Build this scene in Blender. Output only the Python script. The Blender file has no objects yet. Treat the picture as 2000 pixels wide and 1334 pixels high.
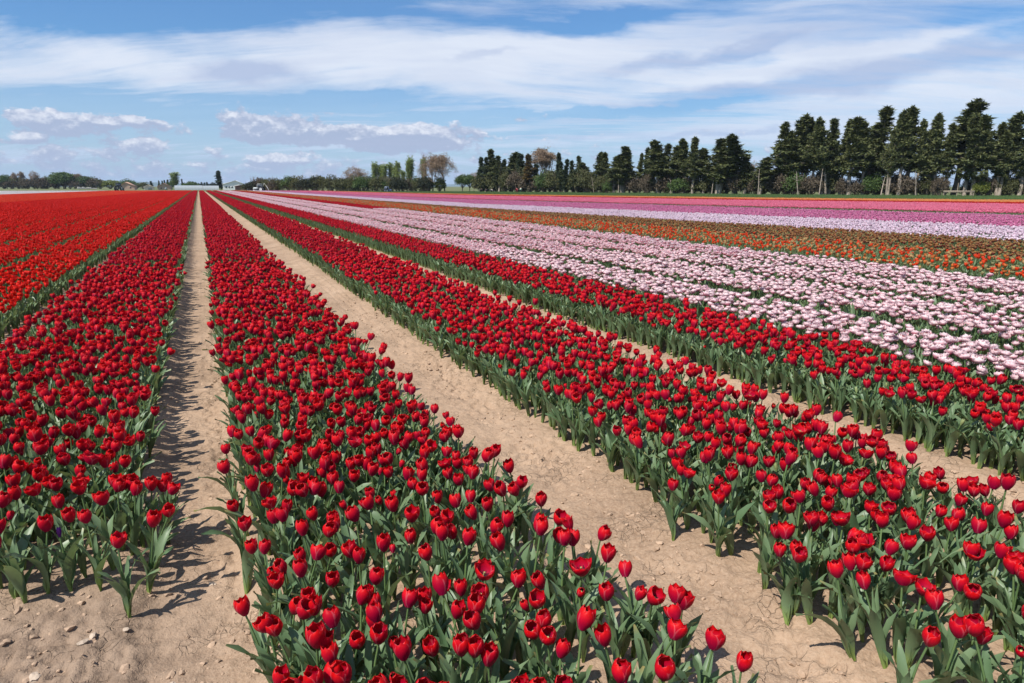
import bpy, math, random
import numpy as np
from mathutils import Vector, Matrix

sc = bpy.context.scene
COL = sc.collection
R = math.radians

# ------------------------------------------------------------------ camera
cam_d = bpy.data.cameras.new("camera")
cam_d.lens = 24.0
cam_d.sensor_width = 36.0
cam_d.clip_start = 0.05
cam_d.clip_end = 30000.0
cam = bpy.data.objects.new("camera", cam_d)
COL.objects.link(cam)
cam.location = (0.0, 0.0, 1.6)
cam.rotation_euler = (R(90 - 12.806), 0.0, R(-24.118))
sc.camera = cam
YAW = R(24.118)

# ------------------------------------------------------------------ light
SUN_EL = R(54.0)
SUN_AZ = R(253.0)            # compass bearing of the sun from +Y, clockwise: behind and to the left
sun_d = bpy.data.lights.new("sun", 'SUN')
sun_d.energy = 5.0
sun_d.angle = R(0.53)
sun_d.color = (1.0, 0.95, 0.87)
sun = bpy.data.objects.new("sun", sun_d)
COL.objects.link(sun)
sdir = Vector((math.sin(SUN_AZ) * math.cos(SUN_EL), math.cos(SUN_AZ) * math.cos(SUN_EL), math.sin(SUN_EL)))
sun.rotation_euler = sdir.to_track_quat('Z', 'Y').to_euler()
sun.location = (-20, -10, 40)

sc.view_settings.view_transform = 'Standard'
sc.view_settings.look = 'None'
sc.view_settings.gamma = 1.0
sc.view_settings.exposure = 0.0
sc.view_settings.use_curve_mapping = False
sc.view_settings.exposure = 0.38
sc.cycles.max_bounces = 6
sc.cycles.diffuse_bounces = 3
sc.cycles.glossy_bounces = 2
sc.cycles.transmission_bounces = 4


# ------------------------------------------------------------------ node helpers
class NB:
    """small expression helper over a node tree"""
    def __init__(self, nt):
        self.nt = nt

    def new(self, t, **kw):
        n = self.nt.nodes.new(t)
        for k, v in kw.items():
            setattr(n, k, v)
        return n

    def put(self, sock, v):
        if isinstance(v, (int, float)):
            sock.default_value = v
        elif isinstance(v, (tuple, list)):
            sock.default_value = v if len(v) == len(sock.default_value) else tuple(v) + (1.0,)
        else:
            self.nt.links.new(v, sock)

    def m(self, op, a, b=0.0, c=None, clamp=False):
        n = self.new('ShaderNodeMath', operation=op)
        n.use_clamp = clamp
        self.put(n.inputs[0], a)
        self.put(n.inputs[1], b)
        if c is not None:
            self.put(n.inputs[2], c)
        return n.outputs[0]

    def noise(self, vec, scale, detail=4.0, rough=0.55, dist=0.0, lac=2.0, out=0):
        n = self.new('ShaderNodeTexNoise')
        if vec is not None:
            self.put(n.inputs['Vector'], vec)
        n.inputs['Scale'].default_value = scale
        n.inputs['Detail'].default_value = detail
        n.inputs['Roughness'].default_value = rough
        n.inputs['Lacunarity'].default_value = lac
        n.inputs['Distortion'].default_value = dist
        return n.outputs[out]

    def mapr(self, v, a, b, c=0.0, d=1.0, smooth=False):
        n = self.new('ShaderNodeMapRange')
        n.interpolation_type = 'SMOOTHSTEP' if smooth else 'LINEAR'
        self.put(n.inputs['Value'], v)
        n.inputs['From Min'].default_value = a
        n.inputs['From Max'].default_value = b
        n.inputs['To Min'].default_value = c
        n.inputs['To Max'].default_value = d
        return n.outputs[0]

    def mix(self, fac, a, b, blend='MIX'):
        n = self.new('ShaderNodeMix', data_type='RGBA', blend_type=blend)
        n.clamp_factor = True
        self.put(n.inputs[0], fac)
        self.put(n.inputs[6], a)
        self.put(n.inputs[7], b)
        return n.outputs[2]

    def ramp(self, fac, stops, interp='LINEAR'):
        n = self.new('ShaderNodeValToRGB')
        n.color_ramp.interpolation = interp
        el = n.color_ramp.elements
        while len(el) > len(stops):
            el.remove(el[-1])
        while len(el) < len(stops):
            el.new(0.5)
        for e, (p, c) in zip(el, stops):
            e.position = p
            e.color = tuple(c) + ((1.0,) if len(c) == 3 else ())
        self.put(n.inputs[0], fac)
        return n.outputs[0]

    def comb(self, x, y, z):
        n = self.new('ShaderNodeCombineXYZ')
        for i, v in enumerate((x, y, z)):
            self.put(n.inputs[i], v)
        return n.outputs[0]

    def sep(self, v):
        n = self.new('ShaderNodeSeparateXYZ')
        self.put(n.inputs[0], v)
        return n.outputs


def world():
    w = bpy.data.worlds.new("World")
    sc.world = w
    w.use_nodes = True
    w.cycles.sampling_method = 'MANUAL'
    w.cycles.sample_map_resolution = 512
    nt = w.node_tree
    nt.nodes.clear()
    b = NB(nt)
    out = b.new('ShaderNodeOutputWorld')
    bg = b.new('ShaderNodeBackground')
    nt.links.new(bg.outputs[0], out.inputs[0])
    sky = b.new('ShaderNodeTexSky')
    sky.sky_type = 'NISHITA'
    sky.sun_disc = False
    sky.sun_elevation = SUN_EL
    sky.sun_rotation = SUN_AZ
    sky.altitude = 50
    sky.air_density = 1.0
    sky.dust_density = 0.8
    sky.ozone_density = 2.2
    SK = 0.10
    tc = b.new('ShaderNodeTexCoord')
    d = b.sep(tc.outputs['Generated'])
    x, y, z = d[0], d[1], d[2]
    # bearings measured from the middle of the view, so the cloud banks can be set out in degrees
    cy, sy = math.cos(YAW), math.sin(YAW)
    fw = b.m('ADD', b.m('MULTIPLY', x, sy), b.m('MULTIPLY', y, cy))
    rt = b.m('SUBTRACT', b.m('MULTIPLY', x, cy), b.m('MULTIPLY', y, sy))
    az = b.m('MULTIPLY', b.m('ARCTAN2', rt, fw), 57.29578)
    el = b.m('MULTIPLY', b.m('ARCSINE', z), 57.29578)
    zc = b.m('ADD', b.m('MAXIMUM', z, 0.0), 0.10)
    px = b.m('DIVIDE', rt, zc)
    py = b.m('DIVIDE', fw, zc)
    # high thin cloud lives on a plane far above: natural perspective streaks
    P = b.comb(px, py, 0.0)
    warpc = b.new('ShaderNodeTexNoise')
    b.put(warpc.inputs['Vector'], P)
    warpc.inputs['Scale'].default_value = 0.22
    warpc.inputs['Detail'].default_value = 3
    wv = b.new('ShaderNodeVectorMath', operation='MULTIPLY_ADD')
    nt.links.new(warpc.outputs['Color'], wv.inputs[0])
    wv.inputs[1].default_value = (2.2, 2.2, 0)
    nt.links.new(P, wv.inputs[2])
    mp = b.new('ShaderNodeMapping')
    nt.links.new(wv.outputs[0], mp.inputs[0])
    mp.inputs['Rotation'].default_value = (0, 0, R(-12))
    mp.inputs['Scale'].default_value = (0.24, 0.80, 1)
    mp.inputs['Location'].default_value = (3.7, 1.9, 0)
    n1 = b.noise(mp.outputs[0], 1.0, 9, 0.58)
    mp2 = b.new('ShaderNodeMapping')
    nt.links.new(wv.outputs[0], mp2.inputs[0])
    mp2.inputs['Rotation'].default_value = (0, 0, R(-9))
    mp2.inputs['Scale'].default_value = (1.0, 3.4, 1)
    n2 = b.noise(mp2.outputs[0], 1.0, 7, 0.62)
    # wobble for the hand-set banks
    AE = b.comb(az, b.m('MULTIPLY', el, 2.4), 0.0)
    wb = b.new('ShaderNodeTexNoise')
    b.put(wb.inputs['Vector'], AE)
    wb.inputs['Scale'].default_value = 0.16
    wb.inputs['Detail'].default_value = 6
    wb.inputs['Roughness'].default_value = 0.6
    ws = b.sep(wb.outputs['Color'])
    azw = b.m('ADD', az, b.m('MULTIPLY', b.m('SUBTRACT', ws[0], 0.5), 9.0))
    elw = b.m('ADD', el, b.m('MULTIPLY', b.m('SUBTRACT', ws[1], 0.5), 2.6))

    def bank(ca, ce, ra, re, rot=0.0, soft=1.0, A=azw, E=elw):
        c, s = math.cos(R(rot)), math.sin(R(rot))
        da = b.m('SUBTRACT', A, ca)
        de = b.m('SUBTRACT', E, ce)
        u = b.m('DIVIDE', b.m('ADD', b.m('MULTIPLY', da, c), b.m('MULTIPLY', de, s)), ra)
        v = b.m('DIVIDE', b.m('SUBTRACT', b.m('MULTIPLY', de, c), b.m('MULTIPLY', da, s)), re)
        r = b.m('SQRT', b.m('ADD', b.m('MULTIPLY', u, u), b.m('MULTIPLY', v, v)))
        return b.mapr(r, 1.0 + 0.5 * soft, 1.0 - 0.7 * soft, 0.0, 1.0, smooth=True)

    def total(lst):
        acc = None
        for (w_, *args) in lst:
            t = b.m('MULTIPLY', bank(*args), w_)
            acc = t if acc is None else b.m('ADD', acc, t)
        return acc
    # (weight, bearing, elevation, half width, half height, tilt)
    cover = total([
        (0.26, -8, 9.3, 17, 2.1, 1), (0.24, -27, 8.6, 9, 1.1, -8), (0.20, 6, 10.6, 12, 1.6, 3),
        (0.24, 14, 7.2, 15, 1.6, 6), (0.30, 24, 8.9, 12, 0.55, 7), (0.16, -13, 11.3, 6, 0.9, 8),
        (0.20, 28, 4.6, 12, 2.2, 2), (0.14, 8, 3.4, 12, 1.0, 1), (0.16, 27, 12.2, 14, 1.6, 3),
        (0.16, 2, 13.2, 7, 0.9, 3), (0.10, -20, 5.6, 10, 0.7, 0),
        (-0.55, -26, 12.9, 17, 1.9, 5), (-0.40, 6, 12.0, 6, 0.8, 6), (-0.24, -12, 6.9, 7, 0.7, 3),
        (-0.42, 9, 5.9, 10, 0.4, 2), (-0.16, -32, 5.9, 7, 1.2, 0), (-0.14, -2, 5.6, 8, 0.7, 2),
    ])
    cov = b.m('ADD', b.m('ADD', b.m('MULTIPLY', n1, 1.50), b.m('MULTIPLY', n2, 0.62)), b.m('MULTIPLY', cover, 0.66))
    fine = b.noise(mp2.outputs[0], 3.1, 6, 0.65)
    cov = b.m('ADD', cov, b.m('MULTIPLY', b.m('SUBTRACT', fine, 0.5), 0.34))
    # veil grows whiter towards the horizon
    cov = b.m('ADD', cov, b.mapr(el, 9.0, 1.0, 0.0, 0.12))
    veil = b.mapr(cov, 0.84, 1.42, 0.0, 1.0, smooth=True)
    veil = b.m('MAXIMUM', veil, b.mapr(el, 9.5, 0.0, 0.06, 0.68))
    grey = total([
        (0.9, -20, 8.0, 4.2, 0.9, 3), (0.9, 22, 7.2, 17, 1.0, 6), (0.75, 15, 9.7, 7, 0.55, 7),
        (0.55, 28, 11.6, 14, 1.6, 3), (0.6, 0, 13.0, 7, 0.8, 3), (0.7, 16, 3.9, 7, 0.22, 3),
        (0.5, 6, 4.0, 8, 0.35, 1), (0.45, -2, 9.9, 3, 0.3, 4),
    ])
    gsum = b.m('ADD', grey, b.mapr(n2, 0.40, 0.62, 0.0, 0.30))
    white = (0.74, 0.79, 0.89)
    shade = (0.47, 0.545, 0.73)
    vc = b.mix(b.mapr(gsum, 0.05, 0.95), white, shade)
    skyc = b.mix(1.0, sky.outputs[0], (SK * SKY_TINT[0], SK * SKY_TINT[1], SK * SKY_TINT[2], 1), 'MULTIPLY')
    vc = b.mix(b.mapr(el, 7.0, 0.5, 0.0, 0.75), vc, (0.47, 0.60, 0.83))
    c1 = b.mix(b.m('MULTIPLY', veil, 0.93), skyc, vc)
    # low heaped clouds: billows with a flat grey underside, lit where the cloud thins out above
    BIL = [
        (0.58, -31.5, 4.3, 3.8, 1.05, 0), (0.40, -27.6, 4.35, 1.6, 0.4, -8), (0.42, -35.5, 3.3, 1.5, 0.5, 0),
        (0.44, -27.2, 2.9, 1.6, 0.5, 0), (0.66, -18.0, 4.4, 5.4, 1.35, -6), (0.56, -10.8, 3.7, 4.4, 1.0, -3),
        (0.56, -6.6, 3.8, 4.0, 1.25, 0), (0.38, -18.6, 2.3, 2.4, 0.28, 0), (0.22, -32, 2.2, 5, 0.6, 0),
        (0.14, -26, 1.6, 9, 0.8, 0), (0.12, -12, 1.6, 9, 0.6, 0)]

    def heap(dz):
        e_ = b.m('ADD', el, dz) if dz else el
        vec = b.comb(az, b.m('MULTIPLY', e_, 1.7), 4.0)
        nz = b.noise(vec, 0.50, 9, 0.66)
        acc = None
        ew = b.m('ADD', elw, dz) if dz else elw
        for (w_, *args) in BIL:
            t = b.m('MULTIPLY', bank(*args, soft=0.8, A=azw, E=ew), w_)
            acc = t if acc is None else b.m('ADD', acc, t)
        return b.m('ADD', b.m('ADD', b.m('MULTIPLY', nz, 1.9), b.m('MULTIPLY', acc, 1.0)), b.mapr(e_, 4.6, 1.4, 0.0, 0.20))
    dens = heap(0.0)
    dup = heap(0.38)
    cum = b.mapr(dens, 1.13, 1.36, 0.0, 1.0, smooth=True)
    lit = b.mapr(b.m('SUBTRACT', dens, dup), -0.02, 0.42, 0.0, 1.0, smooth=True)
    puff = b.noise(b.comb(az, b.m('MULTIPLY', el, 1.5), 9.0), 1.6, 6, 0.6)
    lit = b.m('MULTIPLY', lit, b.mapr(puff, 0.30, 0.62, 0.15, 1.0))
    topc = b.mix(lit, (0.385, 0.45, 0.62), (0.79, 0.81, 0.89))
    c2 = b.mix(b.m('MULTIPLY', b.m('MULTIPLY', cum, b.mapr(el, 6.6, 5.4)), 0.92), c1, topc)
    nt.links.new(c2, bg.inputs[0])
    bg.inputs[1].default_value = 0.84


SKY_TINT = (0.44, 0.84, 1.20)
world()


# ------------------------------------------------------------------ object helpers
def tag(o, label=None, cat=None, group=None, kind=None):
    if label:
        o["label"] = label
    if cat:
        o["category"] = cat
    if group:
        o["group"] = group
    if kind:
        o["kind"] = kind
    return o


def empty(name, loc=(0, 0, 0), rz=0.0, label=None, cat=None, group=None):
    o = bpy.data.objects.new(name, None)
    COL.objects.link(o)
    o.empty_display_size = 0.1
    o.location = loc
    o.rotation_euler = (0, 0, rz)
    return tag(o, label, cat, group)


class MB:
    """mesh builder on numpy arrays: verts, tris/quads, material slots, a colour attribute 'col'"""
    def __init__(self):
        self.V, self.F, self.C, self.n = [], [], [], 0

    def add(self, V, F, mat=0, col=None):
        V = np.asarray(V, float).reshape(-1, 3)
        F = np.asarray(F, int)
        self.V.append(V)
        self.F.append((F + self.n, mat))
        if col is None:
            col = np.zeros((len(V), 3))
        col = np.asarray(col, float)
        if col.ndim == 1:
            col = np.tile(col, (len(V), 1))
        self.C.append(col)
        self.n += len(V)

    def merge(self, other, M=None, g=None):
        """add another builder's content, moved by the 4x4 M; g overrides colour channel 1"""
        V = np.concatenate(other.V)
        C = np.concatenate(other.C)
        if M is not None:
            V = V @ M[:3, :3].T + M[:3, 3]
        if g is not None:
            C = C.copy()
            C[:, 1] = g
        for F, m in other.F:
            self.F.append((F + self.n, m))
        self.V.append(V)
        self.C.append(C)
        self.n += len(V)

    def mesh(self, name, mats, smooth=True):
        me = bpy.data.meshes.new(name)
        V = np.concatenate(self.V)
        C = np.concatenate(self.C)
        nl = sum(F.size for F, _ in self.F)
        npoly = sum(len(F) for F, _ in self.F)
        me.vertices.add(len(V))
        me.vertices.foreach_set('co', V.astype(np.float32).ravel())
        me.loops.add(nl)
        me.polygons.add(npoly)
        li = np.concatenate([F.ravel() for F, _ in self.F])
        tot = np.concatenate([np.full(len(F), F.shape[1]) for F, _ in self.F])
        mi = np.concatenate([np.full(len(F), m) for F, m in self.F])
        st = np.concatenate([[0], np.cumsum(tot)[:-1]])
        me.loops.foreach_set('vertex_index', li.astype(np.int32))
        me.polygons.foreach_set('loop_start', st.astype(np.int32))
        me.polygons.foreach_set('material_index', mi.astype(np.int32))
        if smooth:
            me.polygons.foreach_set('use_smooth', np.ones(npoly, bool))
        for m in mats:
            me.materials.append(m)
        a = me.attributes.new('col', 'FLOAT_COLOR', 'POINT')
        a.data.foreach_set('color', np.c_[C, np.ones(len(C))].astype(np.float32).ravel())
        me.update(calc_edges=True)
        return me

    def build(self, name, mats, parent=None, smooth=True, link=True):
        o = bpy.data.objects.new(name, self.mesh(name, mats, smooth))
        if link:
            COL.objects.link(o)
        if parent is not None:
            o.parent = parent
        return o


def grid_faces(nu, nv):
    i, j = np.meshgrid(np.arange(nu - 1), np.arange(nv - 1), indexing='ij')
    a = (i * nv + j).ravel()
    return np.c_[a, a + nv, a + nv + 1, a + 1]


def tube(mb, pts, rad, sides=5, mat=0, col=None, cap=False):
    pts = np.asarray(pts, float)
    rad = np.broadcast_to(np.asarray(rad, float), (len(pts),))
    t = np.gradient(pts, axis=0)
    t /= np.linalg.norm(t, axis=1)[:, None] + 1e-9
    ref = np.array([0.0, 0, 1]) if abs(t[0][2]) < 0.8 else np.array([1.0, 0, 0])
    a = np.cross(t, ref)
    a /= np.linalg.norm(a, axis=1)[:, None] + 1e-9
    c = np.cross(t, a)
    th = np.linspace(0, 2 * np.pi, sides, endpoint=False)
    V = pts[:, None, :] + rad[:, None, None] * (np.cos(th)[None, :, None] * a[:, None, :] + np.sin(th)[None, :, None] * c[:, None, :])
    n = len(pts)
    i, j = np.meshgrid(np.arange(n - 1), np.arange(sides), indexing='ij')
    i, j = i.ravel(), j.ravel()
    F = np.c_[i * sides + j, i * sides + (j + 1) % sides, (i + 1) * sides + (j + 1) % sides, (i + 1) * sides + j]
    mb.add(V.reshape(-1, 3), F, mat, col)
    if cap:
        mb.add(V[-1], [list(range(sides))], mat, col)


def box(mb, c, s, mat=0, rz=0.0, col=None):
    x, y, z = [v / 2 for v in s]
    V = np.array([(-x, -y, -z), (x, -y, -z), (x, y, -z), (-x, y, -z), (-x, -y, z), (x, -y, z), (x, y, z), (-x, y, z)])
    cr, sr = math.cos(rz), math.sin(rz)
    V = V @ np.array([(cr, sr, 0), (-sr, cr, 0), (0, 0, 1)]) + np.array(c)
    F = [(0, 3, 2, 1), (4, 5, 6, 7), (0, 1, 5, 4), (1, 2, 6, 5), (2, 3, 7, 6), (3, 0, 4, 7)]
    mb.add(V, F, mat, col)


def xform(tx, ty, tz, rz=0.0, rx=0.0, ry=0.0, s=1.0, sz=None):
    M = Matrix.Translation((tx, ty, tz)) @ Matrix.Rotation(rz, 4, 'Z') @ Matrix.Rotation(ry, 4, 'Y') @ Matrix.Rotation(rx, 4, 'X') @ Matrix.Diagonal((s, s, s if sz is None else sz, 1))
    return np.array(M)


# ------------------------------------------------------------------ materials
def mat_new(name):
    m = bpy.data.materials.new(name)
    m.use_nodes = True
    nt = m.node_tree
    nt.nodes.clear()
    b = NB(nt)
    out = b.new('ShaderNodeOutputMaterial')
    return m, nt, b, out


def simple(name, color, rough=0.6, metal=0.0, var=0.12, scale=3.0, spec=0.4):
    m, nt, b, out = mat_new(name)
    p = b.new('ShaderNodeBsdfPrincipled')
    g = b.new('ShaderNodeNewGeometry')
    n = b.noise(g.outputs['Position'], scale, 5, 0.6)
    c = b.mix(b.mapr(n, 0.3, 0.7), tuple(v * (1 - var) for v in color), tuple(min(1, v * (1 + var)) for v in color))
    b.put(p.inputs['Base Color'], c)
    p.inputs['Roughness'].default_value = rough
    p.inputs['Metallic'].default_value = metal
    p.inputs['Specular IOR Level'].default_value = spec
    nt.links.new(p.outputs[0], out.inputs[0])
    return m


def petal_mat(name, low, high, lows2=None, highs2=None, stops=None, rough=0.50, trans=0.34, edge=None):
    """col.r runs from petal base to tip, col.g is a number per flower, Object Info adds one per plant"""
    m, nt, b, out = mat_new(name)
    at = b.new('ShaderNodeAttribute', attribute_name='col')
    s = b.sep(at.outputs['Vector'])
    oi = b.new('ShaderNodeObjectInfo')
    rnd = b.m('FRACT', b.m('ADD', s[1], b.m('MULTIPLY', oi.outputs['Random'], 7.31)))
    g = b.new('ShaderNodeNewGeometry')
    if stops:
        base = b.ramp(rnd, stops, 'CONSTANT')
        base = b.mix(b.mapr(s[0], 0.0, 0.9), b.mix(0.35, base, low), base)
        if edge:
            base = b.mix(b.mapr(s[0], 0.70, 0.95), base, edge)
    else:
        base = b.mix(b.mapr(s[0], 0.05, 0.85), low, high)
        if lows2:
            alt = b.mix(b.mapr(s[0], 0.05, 0.85), lows2, highs2)
            base = b.mix(b.mapr(rnd, 0.35, 1.0), base, alt)
    tex = b.new('ShaderNodeTexCoord')
    streak = b.noise(b.comb(b.m('MULTIPLY', s[2], 9.0), s[0], rnd), 4.0, 3, 0.6)
    base = b.mix(b.mapr(streak, 0.3, 0.75, 0.0, 0.62), base, b.mix(1.0, base, (0.55, 0.5, 0.6), 'MULTIPLY'))
    rim = b.mapr(b.m('ABSOLUTE', b.m('SUBTRACT', s[2], 0.5)), 0.40, 0.50)
    base = b.mix(b.m('MULTIPLY', rim, 0.22), base, (0.95, 0.40, 0.45))
    p = b.new('ShaderNodeBsdfPrincipled')
    b.put(p.inputs['Base Color'], base)
    p.inputs['Roughness'].default_value = rough
    p.inputs['Specular IOR Level'].default_value = 0.16
    t = b.new('ShaderNodeBsdfTranslucent')
    b.put(t.inputs[0], base)
    mx = b.new('ShaderNodeMixShader')
    mx.inputs[0].default_value = trans
    nt.links.new(p.outputs[0], mx.inputs[1])
    nt.links.new(t.outputs[0], mx.inputs[2])
    nt.links.new(mx.outputs[0], out.inputs[0])
    return m


def leaf_mat(name, c1, c2, c3, rough=0.45, trans=0.22, spec=0.5, tint=None):
    """foliage: col.r base to tip, col.g random per leaf/clump"""
    m, nt, b, out = mat_new(name)
    at = b.new('ShaderNodeAttribute', attribute_name='col')
    s = b.sep(at.outputs['Vector'])
    oi = b.new('ShaderNodeObjectInfo')
    rnd = b.m('FRACT', b.m('ADD', s[1], b.m('MULTIPLY', oi.outputs['Random'], 3.7)))
    base = b.mix(rnd, c1, c2)
    base = b.mix(b.mapr(s[0], 0.30, 0.0), base, c3)
    if tint:
        base = b.mix(b.m('MULTIPLY', b.mapr(s[0], 0.90, 1.0), b.mapr(rnd, 0.3, 0.9)), base, tint)
        vn = b.noise(b.comb(b.m('MULTIPLY', s[2], 14.0), b.m('MULTIPLY', s[0], 1.5), rnd), 3.0, 3, 0.6)
        base = b.mix(b.mapr(vn, 0.30, 0.70, 0.0, 0.45), base, b.mix(1.0, base, (0.62, 0.70, 0.72), 'MULTIPLY'))
    p = b.new('ShaderNodeBsdfPrincipled')
    b.put(p.inputs['Base Color'], base)
    p.inputs['Roughness'].default_value = rough
    p.inputs['Specular IOR Level'].default_value = spec
    t = b.new('ShaderNodeBsdfTranslucent')
    b.put(t.inputs[0], b.mix(0.5, base, (c3[0], c3[1], c3[2])))
    mx = b.new('ShaderNodeMixShader')
    mx.inputs[0].default_value = trans
    nt.links.new(p.outputs[0], mx.inputs[1])
    nt.links.new(t.outputs[0], mx.inputs[2])
    nt.links.new(mx.outputs[0], out.inputs[0])
    return m


TULIP_LEAF = leaf_mat("tulip_leaf", (0.105, 0.180, 0.085), (0.180, 0.255, 0.130), (0.24, 0.32, 0.07), 0.42, 0.25, 0.38, tint=(0.34, 0.27, 0.10))
STEM = leaf_mat("tulip_stem", (0.10, 0.17, 0.06), (0.13, 0.20, 0.07), (0.18, 0.25, 0.07), 0.45, 0.10)
PISTIL = simple("pistil", (0.30, 0.30, 0.12), 0.6)
ANTHER = simple("anther", (0.03, 0.015, 0.02), 0.8)
BUDG = leaf_mat("bud_green", (0.20, 0.27, 0.10), (0.30, 0.34, 0.14), (0.2, 0.28, 0.1), 0.45, 0.15)
PET = {
    'dark_red': petal_mat("petal_dark_red", (0.46, 0.004, 0.060), (0.74, 0.005, 0.007), (0.38, 0.003, 0.060), (0.58, 0.003, 0.016)),
    'bright_red': petal_mat("petal_bright_red", (0.72, 0.006, 0.006), (0.93, 0.022, 0.006), (0.62, 0.004, 0.008), (0.84, 0.012, 0.004)),
    'orange_red': petal_mat("petal_orange_red", (0.88, 0.05, 0.012), (0.98, 0.10, 0.03), (0.9, 0.04, 0.01), (0.96, 0.065, 0.02)),
    'white': petal_mat("petal_white", (0.86, 0.83, 0.68), (0.95, 0.92, 0.86), (0.9, 0.82, 0.7), (0.95, 0.88, 0.83)),
    'pink': petal_mat("petal_pink", (0.94, 0.26, 0.36), (0.99, 0.78, 0.77), (0.96, 0.44, 0.50), (1.0, 0.90, 0.85), trans=0.38),
    'orange': petal_mat("petal_orange", (0.45, 0.12, 0.02), None, stops=[(0.0, (0.86, 0.065, 0.012)), (0.42, (0.72, 0.22, 0.05)), (0.58, (0.62, 0.44, 0.18)), (0.80, (0.34, 0.36, 0.16))]),
    'brown': petal_mat("petal_brown", (0.16, 0.02, 0.015), None, stops=[(0.0, (0.20, 0.05, 0.035)), (0.5, (0.36, 0.13, 0.04)), (0.80, (0.28, 0.28, 0.12))], edge=(0.52, 0.33, 0.10)),
    'lilac': petal_mat("petal_lilac", (0.78, 0.48, 0.66), (0.96, 0.80, 0.86), (0.82, 0.56, 0.72), (0.97, 0.87, 0.90)),
    'purple': petal_mat("petal_purple", (0.54, 0.07, 0.25), (0.82, 0.25, 0.46), (0.48, 0.05, 0.23), (0.88, 0.42, 0.58)),
    'hot_pink': petal_mat("petal_hot_pink", (0.78, 0.10, 0.20), (0.96, 0.25, 0.38), (0.80, 0.08, 0.18), (0.96, 0.34, 0.45)),
    'scarlet': petal_mat("petal_scarlet", (0.45, 0.01, 0.01), (0.66, 0.03, 0.012)),
    'peach': petal_mat("petal_peach", (0.78, 0.20, 0.05), (0.92, 0.42, 0.14), (0.8, 0.16, 0.04), (0.9, 0.33, 0.10)),
    'violet': petal_mat("petal_violet", (0.12, 0.01, 0.16), (0.20, 0.03, 0.30)),
}


# ------------------------------------------------------------------ tulip geometry
rng = np.random.default_rng(11)


def petal(rng, phi, r0, h, open_, width, layer, nu=5, nv=7, z0=0.0, recurve=0.0, frill=0.0):
    """one petal as a curved grid; returns V, F, col"""
    u = np.linspace(-1, 1, nu)[:, None]
    v = (np.linspace(0, 1, nv) ** (0.82 if nv > 3 else 1.0))[None, :]
    prof = np.sin(np.clip(v * 1.15 + 0.12, 0, 1.27) * math.pi * 0.5) ** 0.8
    close = 1 - (1 - open_) * 0.55 * np.clip((v - 0.45) / 0.55, 0, 1) ** 1.6
    rr = r0 * (0.16 + 0.84 * prof * close) * (0.93 if layer else 1.0)
    rr = rr + recurve * r0 * np.clip((v - 0.7) / 0.3, 0, 1) ** 2
    w = width * (0.30 + 0.70 * np.clip(v / 0.42, 0, 1) ** 0.6) * np.sqrt(np.clip(1 - np.clip((v - 0.50) / 0.50, 0, 1) ** 2.6, 0.012, 1))
    ang = phi + u * w / np.maximum(rr, r0 * 0.35)
    rad = rr * (1.0 - 0.07 * u ** 2 * np.clip(v * 1.5, 0, 1)) + frill * r0 * rng.normal(0, 1, (nu, nv)) * v
    zz = z0 + h * (v - 0.07 * u ** 2 * np.clip((v - 0.45) / 0.55, 0, 1) * 1.2) + 0 * u + frill * h * rng.normal(0, 1, (nu, nv)) * v
    tw = rng.uniform(-0.12, 0.12)
    ang = ang + tw * v
    V = np.stack([rad * np.cos(ang), rad * np.sin(ang), zz * np.ones_like(ang)], -1).reshape(-1, 3)
    c = np.stack([v + 0 * u, 0 * u * v + 0.5, (u + 1) / 2 + 0 * v], -1).reshape(-1, 3)
    return V, grid_faces(nu, nv), c


def leaf(rng, L, W, az, out, z0=0.0, curl=1.0, ns=7, g=0.5, lift=0.0, wave=1.0):
    """a broad pointed tulip leaf rising from z0; out = how far it bends away"""
    t = np.linspace(0, 1, ns)
    th = R(86) - (out * t ** 1.3) * curl
    ds = L / (ns - 1)
    rx = np.concatenate([[0], np.cumsum(np.cos(th[:-1]) * ds)]) + 0.006
    rz = np.concatenate([[0], np.cumsum(np.sin(th[:-1]) * ds)]) + z0
    w = W * 0.5 * (np.sin(np.clip(t * 0.93 + 0.07, 0, 1) * math.pi) ** 0.75) + 0.004 * (1 - t)
    fold = R(38) * (1 - t) + R(12)
    ph = rng.uniform(0, 6.28)
    wv = wave * 0.006 * np.sin(t * 9 + ph)
    twist = rng.uniform(-0.7, 0.7) * t ** 1.5
    V = []
    for k in range(ns):
        nx, nz = -math.sin(th[k]), math.cos(th[k])           # normal towards the stem
        for s_, u in ((-1, -1.0), (0, 0.0), (1, 1.0)):
            side = u * w[k] * math.cos(fold[k])
            up = abs(u) * w[k] * math.sin(fold[k]) + (wv[k] * u)
            c_, s2 = math.cos(twist[k]), math.sin(twist[k])
            sx, ux = side * c_ - up * s2, side * s2 + up * c_
            V.append((rx[k] + nx * ux, sx, rz[k] + nz * ux))
    V = np.array(V)
    c_, s_ = math.cos(az), math.sin(az)
    V = V @ np.array([(c_, s_, 0), (-s_, c_, 0), (0, 0, 1)])
    F = grid_faces(ns, 3)
    col = np.repeat(np.c_[t, np.full(ns, g), np.full(ns, 0.5)], 3, axis=0)
    col[:, 2] = np.tile([0.0, 0.5, 1.0], ns)
    return V, F, col


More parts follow.
